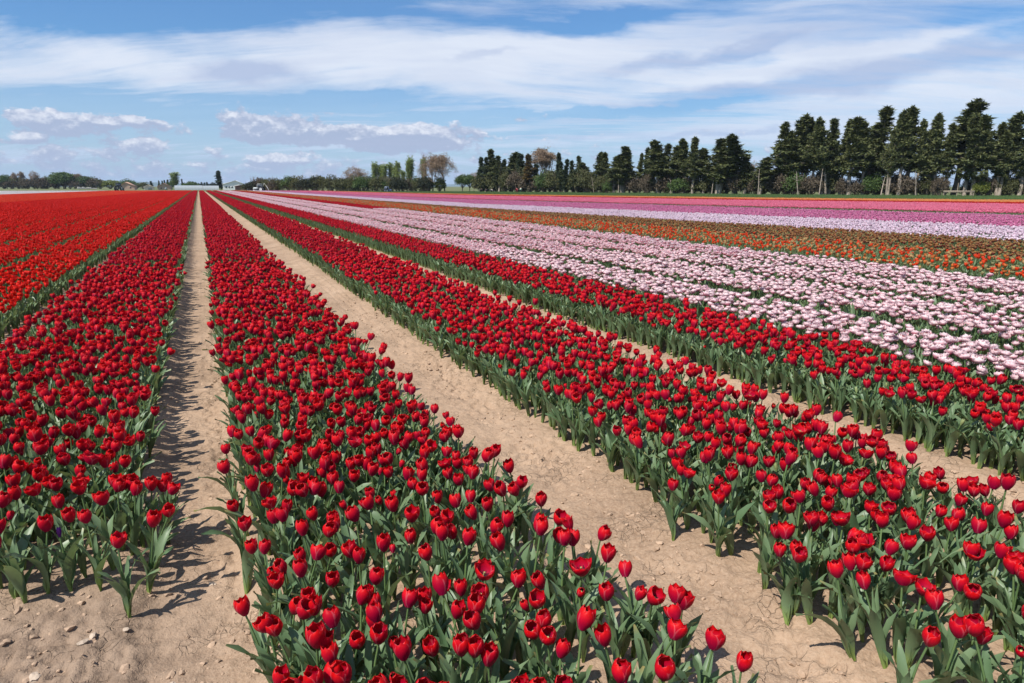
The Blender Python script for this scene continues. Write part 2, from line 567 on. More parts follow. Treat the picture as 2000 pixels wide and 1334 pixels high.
class Plant:
    """one tulip plant kept as separate parts, so that it can be linked as parts or merged for the far rows"""
    def __init__(self, seed, kind='dark_red', style='cup', height=0.32, lod=0):
        r = np.random.default_rng(seed)
        self.kind, self.style = kind, style
        nu, nv, ns, sd = ((5, 7, 7, 6), (4, 5, 5, 4), (3, 3, 3, 3))[lod]
        lean = r.normal(0, 0.026, 2)
        hh = height - 0.028                                    # where the flower sits on the stem
        if style in ('bud', 'leafy'):
            hh = height * 0.72
        t = np.linspace(0, 1, 5 if lod < 2 else 3)
        self.top = np.array([lean[0], lean[1], hh])
        pts = np.c_[lean[0] * t ** 2, lean[1] * t ** 2, hh * t]
        self.stem = MB()
        if style != 'leafy':
            tube(self.stem, pts, np.linspace(0.0042, 0.0034, len(t)), sd, 0, (0.5, r.random(), 0.5))
        # leaves
        self.leaves = []
        nl = 7 if lod < 2 else 4
        a0 = r.uniform(0, 6.28)
        for k in range(nl):
            m = MB()
            low = k < 3
            L = r.uniform(0.20, 0.31) if low else r.uniform(0.15, 0.23)
            W = r.uniform(0.030, 0.054) if low else r.uniform(0.016, 0.032)
            z0 = 0.0 if low else r.uniform(0.03, 0.09)
            V, F, c = leaf(r, L, W, a0 + k * 2.3 + r.normal(0, 0.3), r.uniform(0.45, 1.5) if low else r.uniform(0.3, 1.1), z0, ns=ns, g=r.random())
            m.add(V, F, 0, c)
            self.leaves.append(m)
        # flower
        self.petals, self.core = [], MB()
        tilt = xform(self.top[0], self.top[1], self.top[2], 0, r.normal(0, 0.17) - lean[1] * 3, r.normal(0, 0.17) + lean[0] * 3)
        phi0 = r.uniform(0, 6.28)
        g = r.random()
        if style in ('cup', 'half', 'open', 'point', 'tight'):
            op = {'cup': r.uniform(0.12, 0.5), 'half': r.uniform(0.55, 0.8), 'open': 1.15, 'point': 0.9, 'tight': 0.12}[style]
            r0 = {'cup': 0.0280, 'half': 0.0295, 'open': 0.0335, 'point': 0.022, 'tight': 0.015}[style] * r.uniform(0.93, 1.07)
            h = {'cup': 0.060, 'half': 0.056, 'open': 0.048, 'point': 0.052, 'tight': 0.040}[style] * r.uniform(0.94, 1.08)
            for k in range(6):
                lay = k % 2
                m = MB()
                V, F, c = petal(r, phi0 + k * math.pi / 3, r0, h * r.uniform(0.94, 1.05), op + r.normal(0, 0.06) + (0.12 if lay == 0 else 0), r0 * (0.98 if style != 'point' else 0.60), lay, nu, nv, 0.0, recurve=(0.35 if style == 'point' else r.choice([0, 0, 0.0, 0.18])))
                c[:, 1] = g
                m.add(V, F, 0, c)
                mm = MB()
                mm.merge(m, tilt)
                self.petals.append(mm)
            m = MB()
            tube(m, [(0, 0, 0.002), (0, 0, 0.020), (0, 0, 0.026)], [0.003, 0.003, 0.0036], 5 if lod < 2 else 3, 0, cap=True)
            if lod < 2:
                for k in range(6):
                    a = phi0 + k * math.pi / 3 + 0.4
                    tube(m, [(0.004 * math.cos(a), 0.004 * math.sin(a), 0.003), (0.010 * math.cos(a), 0.010 * math.sin(a), 0.018), (0.011 * math.cos(a), 0.011 * math.sin(a), 0.026)], [0.001, 0.0017, 0.0016], 3, 1)
            self.core.merge(m, tilt)
        elif style == 'double':
            r0 = r.uniform(0.034, 0.042)
            layers = [(1.0, 1.05, 0.034, 7), (0.86, 0.45, 0.042, 6), (0.60, 0.10, 0.044, 5)] if lod < 2 else [(1.0, 0.75, 0.038, 5), (0.78, 0.05, 0.044, 4)]
            for li, (q, op, h, n) in enumerate(layers):
                for k in range(n):
                    m = MB()
                    V, F, c = petal(r, phi0 + k * 2 * math.pi / n + li * 0.5, r0 * q, h * r.uniform(0.85, 1.12), op + r.normal(0, 0.08), r0 * 0.72, 0, 4 if lod < 2 else 3, 5 if lod < 2 else 3, 0.0, recurve=0.12, frill=0.045)
                    c[:, 1] = (g + r.uniform(-0.1, 0.1) + li * 0.13) % 1
                    m.add(V, F, 0, c)
                    mm = MB()
                    mm.merge(m, tilt)
                    self.petals.append(mm)
            tube(self.core, [tuple(self.top), tuple(self.top + np.array([0, 0, 0.02]))], [0.006, 0.004], 4, 0, cap=True)
        elif style == 'bud':
            for k in range(4):
                m = MB()
                V, F, c = petal(r, phi0 + k * math.pi / 2, 0.0105, 0.044, 0.15, 0.011, 0, 3, 5)
                c[:, 1] = g
                m.add(V, F, 0, c)
                mm = MB()
                mm.merge(m, tilt)
                self.petals.append(mm)

    def merged(self):
        """slots: 0 leaf, 1 stem, 2 petal, 3 pistil"""
        o = MB()
        def put(src, slot):
            for m in src:
                if m.V:
                    q = MB()
                    q.merge(m)
                    q.F = [(F, slot if slot != 3 else 3) for F, _ in q.F]
                    o.merge(q)
        put(self.leaves, 0)
        put([self.stem], 1)
        put(self.petals, 2)
        put([self.core], 3)
        return o

    def mats(self):
        return [TULIP_LEAF, STEM, BUDG if self.style == 'bud' and self.kind != 'violet' else PET[self.kind], PISTIL]


def proto_coll(name):
    return bpy.data.collections.new(name)     # never linked to the scene: only feeds the scatter nodes


def make_protos(kind, styles, height, seed, lod=0):
    return [Plant(seed + i * 17, kind, st, height * h_, lod) for i, (st, h_) in enumerate(styles)]


STY = {
    'dark_red': [('cup', 1.0), ('cup', 0.96), ('half', 1.0), ('cup', 1.03), ('cup', 0.92), ('half', 0.97), ('cup', 0.94), ('cup', 1.06), ('cup', 0.98), ('cup', 1.02), ('half', 0.92), ('tight', 0.85), ('cup', 0.88), ('open', 0.98), ('bud', 0.9), ('leafy', 0.85)],
    'bright_red': [('cup', 1.0), ('half', 0.97), ('open', 1.0), ('half', 1.03), ('open', 0.95), ('cup', 1.0), ('bud', 0.9), ('leafy', 0.85)],
    'pink': [('double', 1.0), ('double', 0.95), ('double', 1.04), ('double', 0.98), ('double', 1.0), ('double', 0.9), ('leafy', 0.8)],
}
STY_ANY = [('cup', 1.0), ('half', 0.96), ('open', 1.0), ('cup', 0.94), ('half', 1.03), ('leafy', 0.85)]
HEI = {'pink': 0.32}
FLOWER_P = {   # probability of a bare leafy plant or bud among the flowers
    'dark_red': (0.04, 0.07), 'bright_red': (0.03, 0.08), 'pink': (0.0, 0.04)}


def patch(plants, leafy, n, seed, frac_leaf, size=1.0, rows=6):
    """about one square metre of plants in rows"""
    r = np.random.default_rng(seed)
    o = MB()
    per = max(1, int(round(n / rows)))
    for i in range(rows):
        for j in range(per):
            x = (i + 0.5) / rows - 0.5 + r.normal(0, 0.035)
            y = (j + r.uniform(0.1, 0.9)) / per - 0.5
            src = leafy if r.random() < frac_leaf else plants[r.integers(len(plants))]
            s = r.uniform(0.9, 1.1)
            o.merge(src, xform(x, y, r.normal(0, 0.008), r.uniform(0, 6.28), r.normal(0, 0.07), r.normal(0, 0.07), s), r.random())
    return o


def scatter(name, protos, pts, rot, scl, idx, label, cat):
    """one object whose geometry nodes instance the prototypes on its points"""
    coll = bpy.data.collections.new(name + "_sources")
    for i, (mb_mesh) in enumerate(protos):
        o = bpy.data.objects.new("%s_source_%02d" % (name, i), mb_mesh)
        coll.objects.link(o)
    me = bpy.data.meshes.new(name)
    n = len(pts)
    me.vertices.add(n)
    me.vertices.foreach_set('co', np.asarray(pts, np.float32).ravel())
    a = me.attributes.new('rot', 'FLOAT_VECTOR', 'POINT')
    a.data.foreach_set('vector', np.asarray(rot, np.float32).ravel())
    a = me.attributes.new('scl', 'FLOAT_VECTOR', 'POINT')
    a.data.foreach_set('vector', np.asarray(scl, np.float32).ravel())
    a = me.attributes.new('pick', 'INT', 'POINT')
    a.data.foreach_set('value', np.asarray(idx, np.int32))
    ob = bpy.data.objects.new(name, me)
    COL.objects.link(ob)
    ng = bpy.data.node_groups.new(name + "_scatter", 'GeometryNodeTree')
    ng.interface.new_socket(name="Geometry", in_out='INPUT', socket_type='NodeSocketGeometry')
    ng.interface.new_socket(name="Geometry", in_out='OUTPUT', socket_type='NodeSocketGeometry')
    N = ng.nodes.new
    gi, go = N('NodeGroupInput'), N('NodeGroupOutput')
    iop = N('GeometryNodeInstanceOnPoints')
    ci = N('GeometryNodeCollectionInfo')
    ci.inputs['Collection'].default_value = coll
    ci.inputs['Separate Children'].default_value = True
    ci.inputs['Reset Children'].default_value = True
    L = ng.links.new
    L(gi.outputs[0], iop.inputs['Points'])
    L(ci.outputs[0], iop.inputs['Instance'])
    iop.inputs['Pick Instance'].default_value = True
    for attr, typ, sock in (('rot', 'FLOAT_VECTOR', 'Rotation'), ('scl', 'FLOAT_VECTOR', 'Scale'), ('pick', 'INT', 'Instance Index')):
        na = N('GeometryNodeInputNamedAttribute')
        na.data_type = typ
        na.inputs['Name'].default_value = attr
        L(na.outputs['Attribute'], iop.inputs[sock])
    L(iop.outputs[0], go.inputs[0])
    md = ob.modifiers.new("scatter", 'NODES')
    md.node_group = ng
    return tag(ob, label, cat, kind='stuff')


# ------------------------------------------------------------------ the lie of the field (metres; rows run along +Y)
def vnoise(x, y, freq, seed):
    x = np.asarray(x, float) * freq
    y = np.asarray(y, float) * freq
    xi, yi = np.floor(x).astype(np.int64), np.floor(y).astype(np.int64)
    fx, fy = x - xi, y - yi
    fx, fy = fx * fx * (3 - 2 * fx), fy * fy * (3 - 2 * fy)

    def h(a, b):
        n = (a * 374761393 + b * 668265263 + seed * 974634777) & 0xFFFFFFFF
        n = ((n ^ (n >> 13)) * 1274126177) & 0xFFFFFFFF
        return ((n ^ (n >> 16)) & 0xFFFF) / 65535.0
    return (h(xi, yi) * (1 - fx) + h(xi + 1, yi) * fx) * (1 - fy) + (h(xi, yi + 1) * (1 - fx) + h(xi + 1, yi + 1) * fx) * fy


def sm(a, b, x):
    t = np.clip((x - a) / (b - a), 0, 1)
    return t * t * (3 - 2 * t)


def ground_z(x, y):
    x = np.asarray(x, float)
    y = np.asarray(y, float)
    wob = (vnoise(x, y, 1.3, 3) - 0.5) * 0.10
    xx = x + wob
    z = np.zeros_like(xx)
    # beds stand a hand's breadth over the wheel tracks
    z -= 0.045 * sm(-0.42, -0.28, xx) * (1 - sm(0.00, 0.10, xx))
    z -= 0.050 * sm(1.20, 1.32, xx) * (1 - sm(1.66, 2.02, xx))
    z -= 0.045 * sm(3.10, 3.25, xx) * (1 - sm(3.80, 3.98, xx))
    head = (1 - sm(2.6, 3.1, y + (vnoise(x, y, 2, 9) - 0.5) * 0.3)) * (1 - sm(-0.5, -0.1, x))
    z -= 0.035 * head
    near = 1 - sm(8, 14, np.hypot(x, y))
    n = (vnoise(x, y, 3.1, 1) - 0.5) * 0.016 + (vnoise(x, y, 9, 2) - 0.5) * 0.010
    n2 = (vnoise(x, y, 22, 4) - 0.5) * 0.014 + (vnoise(x, y, 55, 5) - 0.5) * 0.009
    crust = np.clip(vnoise(x, y, 1.7, 6) * 1.6 - 0.35, 0, 1)
    bank = np.maximum(np.exp(-((xx - 1.82) / 0.16) ** 2), np.maximum(np.exp(-((xx + 0.02) / 0.10) ** 2), np.maximum(0.8 * head, np.exp(-((xx - 3.75) / 0.2) ** 2))))
    rough = 0.60 + 1.9 * bank * (0.35 + crust)
    # crust plates: the surface steps where the plates have lifted
    pl = vnoise(x + 0.3 * vnoise(x, y, 5, 8), y, 6.5, 7)
    step = (np.floor(pl * 5) / 5.0 - pl) * 0.045 * bank * crust
    z += (n + n2 * rough + step) * (0.3 + 0.7 * near)
    return z


def EDGE(pts):
    P = np.array(pts, float)
    P = P[np.argsort(P[:, 1])]
    s0 = (P[1, 0] - P[0, 0]) / (P[1, 1] - P[0, 1])

    def f(y):
        y = np.asarray(y, float)
        v = np.interp(y, P[:, 1], P[:, 0])
        return np.where(y < P[0, 1], P[0, 0] + s0 * (y - P[0, 1]), v)
    return f


E_OL = EDGE([(18.09, 10.09), (17.26, 17.58), (15.18, 40.98), (14.77, 71.76), (13.94, 116.48), (13.31, 249.60)])
E_LP = EDGE([(24.34, 13.62), (22.57, 23.09), (18.72, 48.57), (17.68, 85.28), (16.85, 249.60)])
E_PG = EDGE([(33.90, 19.14), (30.78, 31.62), (24.34, 65.31), (22.05, 105.04), (21.01, 249.60)])
E_GH = EDGE([(37.44, 21.22), (33.90, 34.74), (26.21, 70.10), (23.19, 112.32), (21.63, 249.60)])
E_HS = EDGE([(55.64, 31.51), (47.94, 49.09), (34.94, 93.60), (31.41, 149.76), (28.60, 249.60)])
E_SO = EDGE([(61.15, 34.63), (52.10, 53.35), (37.44, 99.11), (32.76, 149.76), (29.74, 249.60)])
E_OG = EDGE([(71.34, 40.46), (58.55, 60.01), (41.60, 108.16), (35.88, 149.76), (32.24, 249.60)])
E_RO = EDGE([(-14.66, 67.60), (-13.10, 84.24), (-11.34, 120.64), (-9.88, 249.60)])
E_OW = EDGE([(-28.50, 131.04), (-26.83, 174.72), (-23.82, 255.84)])
E_WG = EDGE([(-58.24, 208.00), (-54.08, 255.84)])


def K(c):
    return lambda y: np.full_like(np.asarray(y, float), c)


def y_end(x):
    return np.interp(x, [-70, -30, 0, 14, 42, 66, 80, 100], [236, 238, 238, 231, 196, 160, 120, 60])


# kind, left edge, right edge, y0, y1, plants per square metre
BEDS = [
    ('dark_red', K(-1.64), K(-0.42), 3.12, 400, 136), ('dark_red', K(0.05), K(1.18), 0.55, 400, 136),
    ('dark_red', K(1.98), K(3.17), 0.35, 400, 136), ('dark_red', K(3.95), K(4.83), 0.8, 400, 136),
    ('pink', K(5.06), K(6.00), 1.2, 400, 125), ('pink', K(6.42), K(7.56), 1.6, 400, 125),
    ('pink', K(7.97), K(8.84), 2.0, 400, 125), ('pink', K(9.24), K(10.40), 2.4, 41, 125),
    ('dark_red', K(9.24), K(10.4), 41, 400, 136),
    ('orange', K(10.85), K(13.8), 2.5, 400, 46), ('brown', K(13.8), E_OL, 3, 400, 72),
    ('lilac', E_OL, E_LP, 4, 400, 78), ('purple', E_LP, E_PG, 6, 400, 74), ('leafy', E_PG, E_GH, 8, 400, 60),
    ('hot_pink', E_GH, E_HS, 10, 400, 84), ('scarlet', E_HS, E_SO, 14, 400, 80), ('peach', E_SO, E_OG, 16, 400, 84),
    ('bright_red', K(-2.95), K(-2.00), 6.0, 400, 92), ('bright_red', K(-4.15), K(-3.14), 8.0, 400, 92),
    ('bright_red', K(-5.4), K(-4.32), 9.0, 400, 92), ('bright_red', E_RO, K(-5.56), 10.0, 400, 92),
    ('orange_red', E_OW, E_RO, 20, 400, 90), ('white', E_WG, E_OW, 60, 400, 130),
]
# how far from the camera each kind is planted one by one (beyond: by the square metre)
NEAR = {'dark_red': 13.0, 'bright_red': 14.5, 'pink': 14.0, 'orange': 14.6, 'brown': 17.5, 'lilac': 22.5, 'purple': 30.0, 'hot_pink': 44.5,
        'scarlet': 68.0, 'peach': 72.0, 'leafy': 0.0, 'orange_red': 57.5, 'white': 128.0}
TREAD = 1.2


def in_view(x, y, m=1.6):
    cy, sy = math.cos(YAW), math.sin(YAW)
    fw = x * sy + y * cy
    rt = x * cy - y * sy
    return (fw > 0.5) & (np.abs(rt) < fw * 0.775 + m)


def to_px(x, y, z):
    cy, sy = math.cos(YAW), math.sin(YAW)
    p = R(12.806)
    fw = x * sy + y * cy
    rt = x * cy - y * sy
    u = z - 1.6
    d = fw * math.cos(p) - u * math.sin(p)
    v = fw * math.sin(p) + u * math.cos(p)
    return 1000 + 1333.3 * rt / d, 667 - 1333.3 * v / d


# flower heads counted out in the three nearest beds (x, y of each head)
HEAD_A = [(-0.91,3.67),(-0.85,3.63),(-0.89,3.52),(-0.71,3.48),(-0.67,3.56),(-0.57,3.53),(-0.59,3.35),(-0.77,3.37),(-0.83,3.34),(-0.83,3.25),(-0.65,3.18),(-0.58,3.08),(-0.48,3.1),(-0.51,2.94),(-0.7,3.0),(-0.81,3.02),(-0.77,2.96),(-0.46,3.27),(-0.42,3.21),(-0.5,3.37),(-0.38,3.28),(-0.33,3.15),(-0.28,3.34),(-0.29,3.41),(-0.34,2.91),(-0.78,3.51),(-0.77,3.64),(-0.63,3.56),(-0.47,3.45),(-0.43,3.35),(-0.35,3.31),(-0.32,3.28),(-0.85,3.54),(-0.95,3.69),(-0.67,3.46)]
HEAD_B = [(0.47,2.85),(0.61,2.83),(0.65,2.79),(0.8,2.8),(0.97,2.7),(0.86,2.7),(0.77,2.65),(0.58,2.69),(0.65,2.63),(0.44,2.74),(0.34,2.72),(0.32,2.83),(0.35,2.87),(0.82,2.58),(0.9,2.49),(0.99,2.54),(1.04,2.48),(1.11,2.54),(1.17,2.66),(1.1,2.61),(1.18,2.57),(1.23,2.58),(1.21,2.38),(1.19,2.27),(1.27,2.11),(0.37,2.6),(0.41,2.52),(0.36,2.49),(0.47,2.5),(0.53,2.53),(0.56,2.39),(0.64,2.42),(0.78,2.44),(0.84,2.36),(0.95,2.39),(0.92,2.27),(0.99,2.28),(1.05,2.18),(1.13,2.13),(0.3,2.45),(0.28,2.52),(0.41,2.33),(0.41,2.25),(0.5,2.25),(0.6,2.3),(0.73,2.25),(0.71,2.27),(0.65,2.18),(0.77,2.16),(0.97,2.09),(1.0,2.07),(1.09,1.98),(1.15,1.97),(1.19,1.9),(0.33,2.22),(0.24,2.24),(0.36,2.11),(0.41,2.11),(0.65,2.05),(0.71,1.99),(0.81,2.03),(0.76,1.93),(0.8,1.89),(0.98,1.91),(1.03,1.83),(1.06,1.77),(0.56,1.96),(0.59,1.96),(0.33,1.97),(0.44,1.98),(0.38,1.93),(0.46,1.91),(0.84,1.81),(0.88,1.79),(0.59,1.83),(0.66,1.83),(0.63,1.76),(0.77,1.77),(0.21,1.96),(0.19,1.87),(0.24,1.87),(0.28,1.88),(0.34,1.79),(0.37,1.85),(0.55,1.74),(0.66,1.69),(0.8,1.65),(0.82,1.59),(0.85,1.58),(0.27,1.75),(0.25,1.66),(0.43,1.73),(0.45,1.67),(0.54,1.61),(0.59,1.61),(0.64,1.58),(0.82,1.5),(0.88,1.5),(0.78,1.41),(0.37,1.65),(0.36,1.59),(0.21,1.64),(0.47,1.52),(0.63,1.43),(0.15,1.66),(0.38,1.55),(0.55,2.99),(0.62,3.03),(0.43,3.09),(0.49,3.1),(0.35,3.06),(0.76,2.76),(1.08,2.84),(0.39,2.95),(0.93,2.71),(0.73,2.89),(1.2,1.75),(1.15,1.69),(1.24,1.73),(1.28,1.7),(1.25,1.58),(1.33,1.61),(1.11,1.48),(1.02,1.5),(1.19,1.44),(1.19,1.35),(1.28,1.29),(0.96,1.39),(0.98,1.34),(0.9,1.31),(0.06,3.18),(0.04,2.99),(0.03,2.76),(0.14,3.23),(0.1,2.96),(0.14,2.94),(0.17,2.86),(0.2,3.03),(0.25,2.94),(0.28,2.94),(0.29,2.84),(0.2,2.79),(0.18,2.67),(0.21,2.68),(0.1,2.58),(0.11,2.49),(0.13,2.39),(0.16,2.35),(0.23,2.47),(0.21,2.3),(0.1,2.29),(0.18,2.12),(0.08,2.08),(0.13,2.08),(0.11,1.94),(0.15,1.93),(0.17,1.89),(0.08,1.72),(0.14,1.71),(0.19,2.01),(0.2,3.19),(0.24,3.11),(0.29,3.15),(0.32,3.08),(1.31,2.84),(1.31,3.88)]
HEAD_C = [(1.88,2.35),(1.99,2.39),(2.03,2.32),(2.01,2.24),(1.96,2.13),(2.02,2.12),(2.24,2.24),(2.25,2.31),(2.21,2.13),(2.23,2.07),(2.43,2.15),(2.45,2.09),(2.54,2.08),(2.51,1.99),(2.55,1.96),(2.73,2.05),(2.36,1.98),(2.41,1.97),(2.19,1.92),(2.24,1.9),(2.41,1.9),(2.41,1.84),(2.3,1.8),(2.56,1.89),(2.58,1.82),(2.47,1.79),(2.48,1.72),(2.67,1.78),(2.52,1.69),(2.55,1.66),(2.82,1.93),(2.82,1.96),(2.84,1.86),(2.96,1.91),(2.82,1.81),(2.67,1.68),(2.97,1.8),(3.13,1.91),(3.02,1.74),(2.82,1.62),(3.01,1.66),(3.04,1.63),(2.89,1.57),(2.62,1.58),(2.71,1.59),(2.73,1.48),(2.03,1.96),(2.07,1.94),(1.96,1.86),(2.1,1.79),(2.08,1.73),(2.16,1.76),(2.2,1.72),(1.94,1.74),(1.95,1.69),(1.9,1.67),(1.96,1.62),(2.05,1.61),(2.1,1.61),(2.07,1.55),(2.15,1.59),(2.1,1.51),(2.19,1.55),(2.18,1.5),(2.31,1.63),(2.44,1.6),(2.32,1.53),(2.45,1.52),(2.63,1.5),(2.81,1.42),(2.03,1.45),(1.92,1.4),(2.5,1.39),(2.48,1.4),(2.57,1.36),(2.52,1.29),(2.47,1.22),(1.98,1.32),(2.05,1.29),(2.19,1.31),(2.22,1.2),(1.83,1.14),(1.96,1.14),(2.07,1.18),(2.06,1.06),(2.02,0.98),(2.05,1.33),(2.39,4.01),(3.1,2.8),(3.03,2.47),(3.15,2.17)]
WINDBREAK = [('slim',68.8,173.8,9.0,2.2),('slim',69.5,172.2,8.9,1.9),('cyp',70.6,171.3,10.9,3.2),('slim',70.6,168.8,6.6,1.9),('cyp',70.9,166.4,9.3,2.6),('slim',72.1,165.3,8.2,1.9),('cyp',73.7,164.7,10.1,3.7),('slim',74.1,161.7,8.4,1.6),('slim',74.5,160.0,9.4,2.6),('rust',74.1,155.0,9.1,2.8),('slim',75.3,154.0,6.7,2.0),('slim',76.6,145.3,9.0,1.7),('slim',76.8,143.5,7.1,1.4),('slim',76.9,142.0,7.5,1.6),('slim',77.7,140.1,7.2,1.5),('cyp',79.8,140.7,8.3,2.1),('cyp',80.1,138.4,6.8,2.8),('cyp',81.0,134.5,8.9,2.5),('cyp',81.6,132.4,8.9,2.2),('cyp',80.8,127.4,7.8,2.8),('cyp',81.7,125.1,9.7,3.4),('slim',82.9,124.6,9.1,1.9),('cyp',83.9,122.1,8.2,1.5),('slim',84.5,121.4,9.2,1.7),('cyp',84.9,120.2,7.6,1.9),('cyp',83.4,115.2,10.4,3.4),('cyp',85.2,115.1,9.7,2.7),('cyp',86.0,112.8,10.5,2.8),('cyp',86.0,110.4,10.3,2.6),('cyp',85.6,107.2,10.6,2.3),('cyp',87.1,105.8,8.5,2.9),('cyp',86.7,101.5,10.1,3.9),('cyp',89.6,102.5,8.2,2.5),('lean',89.9,100.4,10.3,4.3),('cyp',89.5,97.4,6.8,2.6),('cyp',89.4,93.7,6.5,2.7),('cyp',92.7,92.8,9.0,3.4),('cyp',92.3,90.8,12.1,3.0),('cyp',94.2,90.6,13.2,3.7),('cyp',95.0,89.3,12.6,2.6),('cyp',94.5,87.3,11.9,2.4),('lean',95.1,85.8,12.4,2.6),('cyp',96.6,85.3,12.4,2.6),('cyp',97.0,83.5,12.1,2.2),('cyp',96.7,81.8,12.4,3.3),('cyp',98.5,80.6,11.7,2.3),('cyp',101.6,80.3,13.9,4.0),('cyp',99.8,76.8,11.7,1.5),('cyp',100.7,75.8,12.9,2.6),('cyp',103.5,76.4,13.8,3.1),('cyp',103.0,74.4,11.6,1.9),('cyp',104.6,74.2,11.9,2.8),('cyp',105.1,73.0,12.4,2.2),('cyp',105.6,71.4,11.0,1.9),('cyp',108.8,72.0,14.3,4.7),('cyp',106.6,69.0,12.1,2.7),('lean',109.1,67.3,11.7,3.3),('cyp',109.0,65.9,10.7,2.2),('cyp',111.3,66.0,12.0,3.4),('cyp',110.9,63.9,10.7,2.7),('cyp',112.2,62.8,11.4,2.7),('cyp',115.0,61.9,11.6,3.0),('cyp',114.6,59.3,10.4,2.8),('cyp',116.9,57.9,12.0,3.3)]
MIDTREES = [('bare',45.8,217.0,7.4,6.7),('bare',59.9,188.1,10.3,6.3),('bare',63.1,187.2,10.3,7.5),('bare',82.1,162.0,11.3,9.9),('bare',70.4,183.2,5.6,3.4),('bare',91.2,97.6,5.9,2.2),('poplar',48.2,207.3,8.7,2.3),('poplar',49.7,206.8,7.8,2.0),('poplar',50.5,204.8,8.1,2.1),('poplar',52.3,205.3,8.4,2.2),('poplar',53.2,203.1,7.8,1.8),('poplar',53.6,201.4,8.6,1.9),('poplar',54.2,198.3,6.2,1.6),('poplar',56.3,199.8,8.9,1.9),('poplar',57.1,200.1,10.2,2.0),('poplar',58.3,191.2,9.4,2.0),('green',66.2,181.3,4.9,3.7),('green',67.7,179.5,5.1,3.4),('ivy',58.8,188.2,4.2,2.3),('ivy',61.1,185.6,4.2,2.6)]
FARTREES = [('green',-111.9,541.2,8.3,5.2),('bare',-107.4,539.2,10.2,5.2),('bare',-102.6,537.0,10.8,7.1),('yellow',-101.4,536.5,5.4,5.2),('bare',-93.9,533.1,11.1,7.3),('olive',-78.0,526.0,10.2,13.5),('bare',-82.8,528.2,8.6,8.4),('bare',-69.0,522.0,9.5,9.0),('yellow',-66.0,520.7,7.3,8.7),('olive',-61.5,518.7,5.4,7.3),('dark',-99.3,535.6,4.8,3.2),('dark',-114.0,542.1,5.4,5.3),('brown',-108.9,539.8,5.7,7.7),('brown',-96.0,534.1,5.7,7.3),('brown',-88.8,530.9,6.1,8.7),('dark',-72.3,523.5,5.4,5.8),('brown',-84.0,528.7,5.7,7.3),('brown',-105.0,538.1,5.7,6.5),('brown',-91.8,532.2,5.1,6.7),('green',-57.4,516.8,5.4,6.7),('yellow',-51.7,514.2,5.4,9.0),('yellow',-45.7,511.6,4.1,7.7),('green',-41.5,509.7,5.7,7.7),('green',-36.1,507.3,3.2,5.3),('olive',-32.5,505.7,3.8,6.0),('slim',-22.1,405.9,4.2,2.4),('slim',-18.5,404.3,4.4,1.6),('slim',-17.1,403.6,4.4,1.6),('slim',-15.8,403.1,4.7,1.8),('slim',-14.6,402.5,4.9,2.2),('poplar',-10.8,400.8,8.8,4.2),('slim',-7.6,399.4,5.2,1.6),('green',-12.7,401.7,4.4,2.7),('green',-3.8,397.7,3.9,6.3),('slim',10.5,391.3,9.3,5.0),('dark',6.4,393.1,1.6,2.7),('green',9.0,391.9,1.8,3.7)]
DISTANT = [('dark',-2.0,745.2,5.5,3.5),('slim',-0.1,744.4,4.5,3.5),('dark',1.7,743.6,4.4,3.5),('slim',3.5,742.7,5.5,3.5),('slim',5.3,741.9,5.2,3.5),('slim',7.1,741.1,5.6,3.5),('slim',8.9,740.3,4.2,3.5),('dark',10.7,739.5,4.5,3.5),('dark',12.6,738.7,5.7,3.5),('dark',14.4,737.9,5.2,3.5),('slim',16.2,737.1,4.4,3.5),('dark',18.0,736.2,4.2,3.5)]
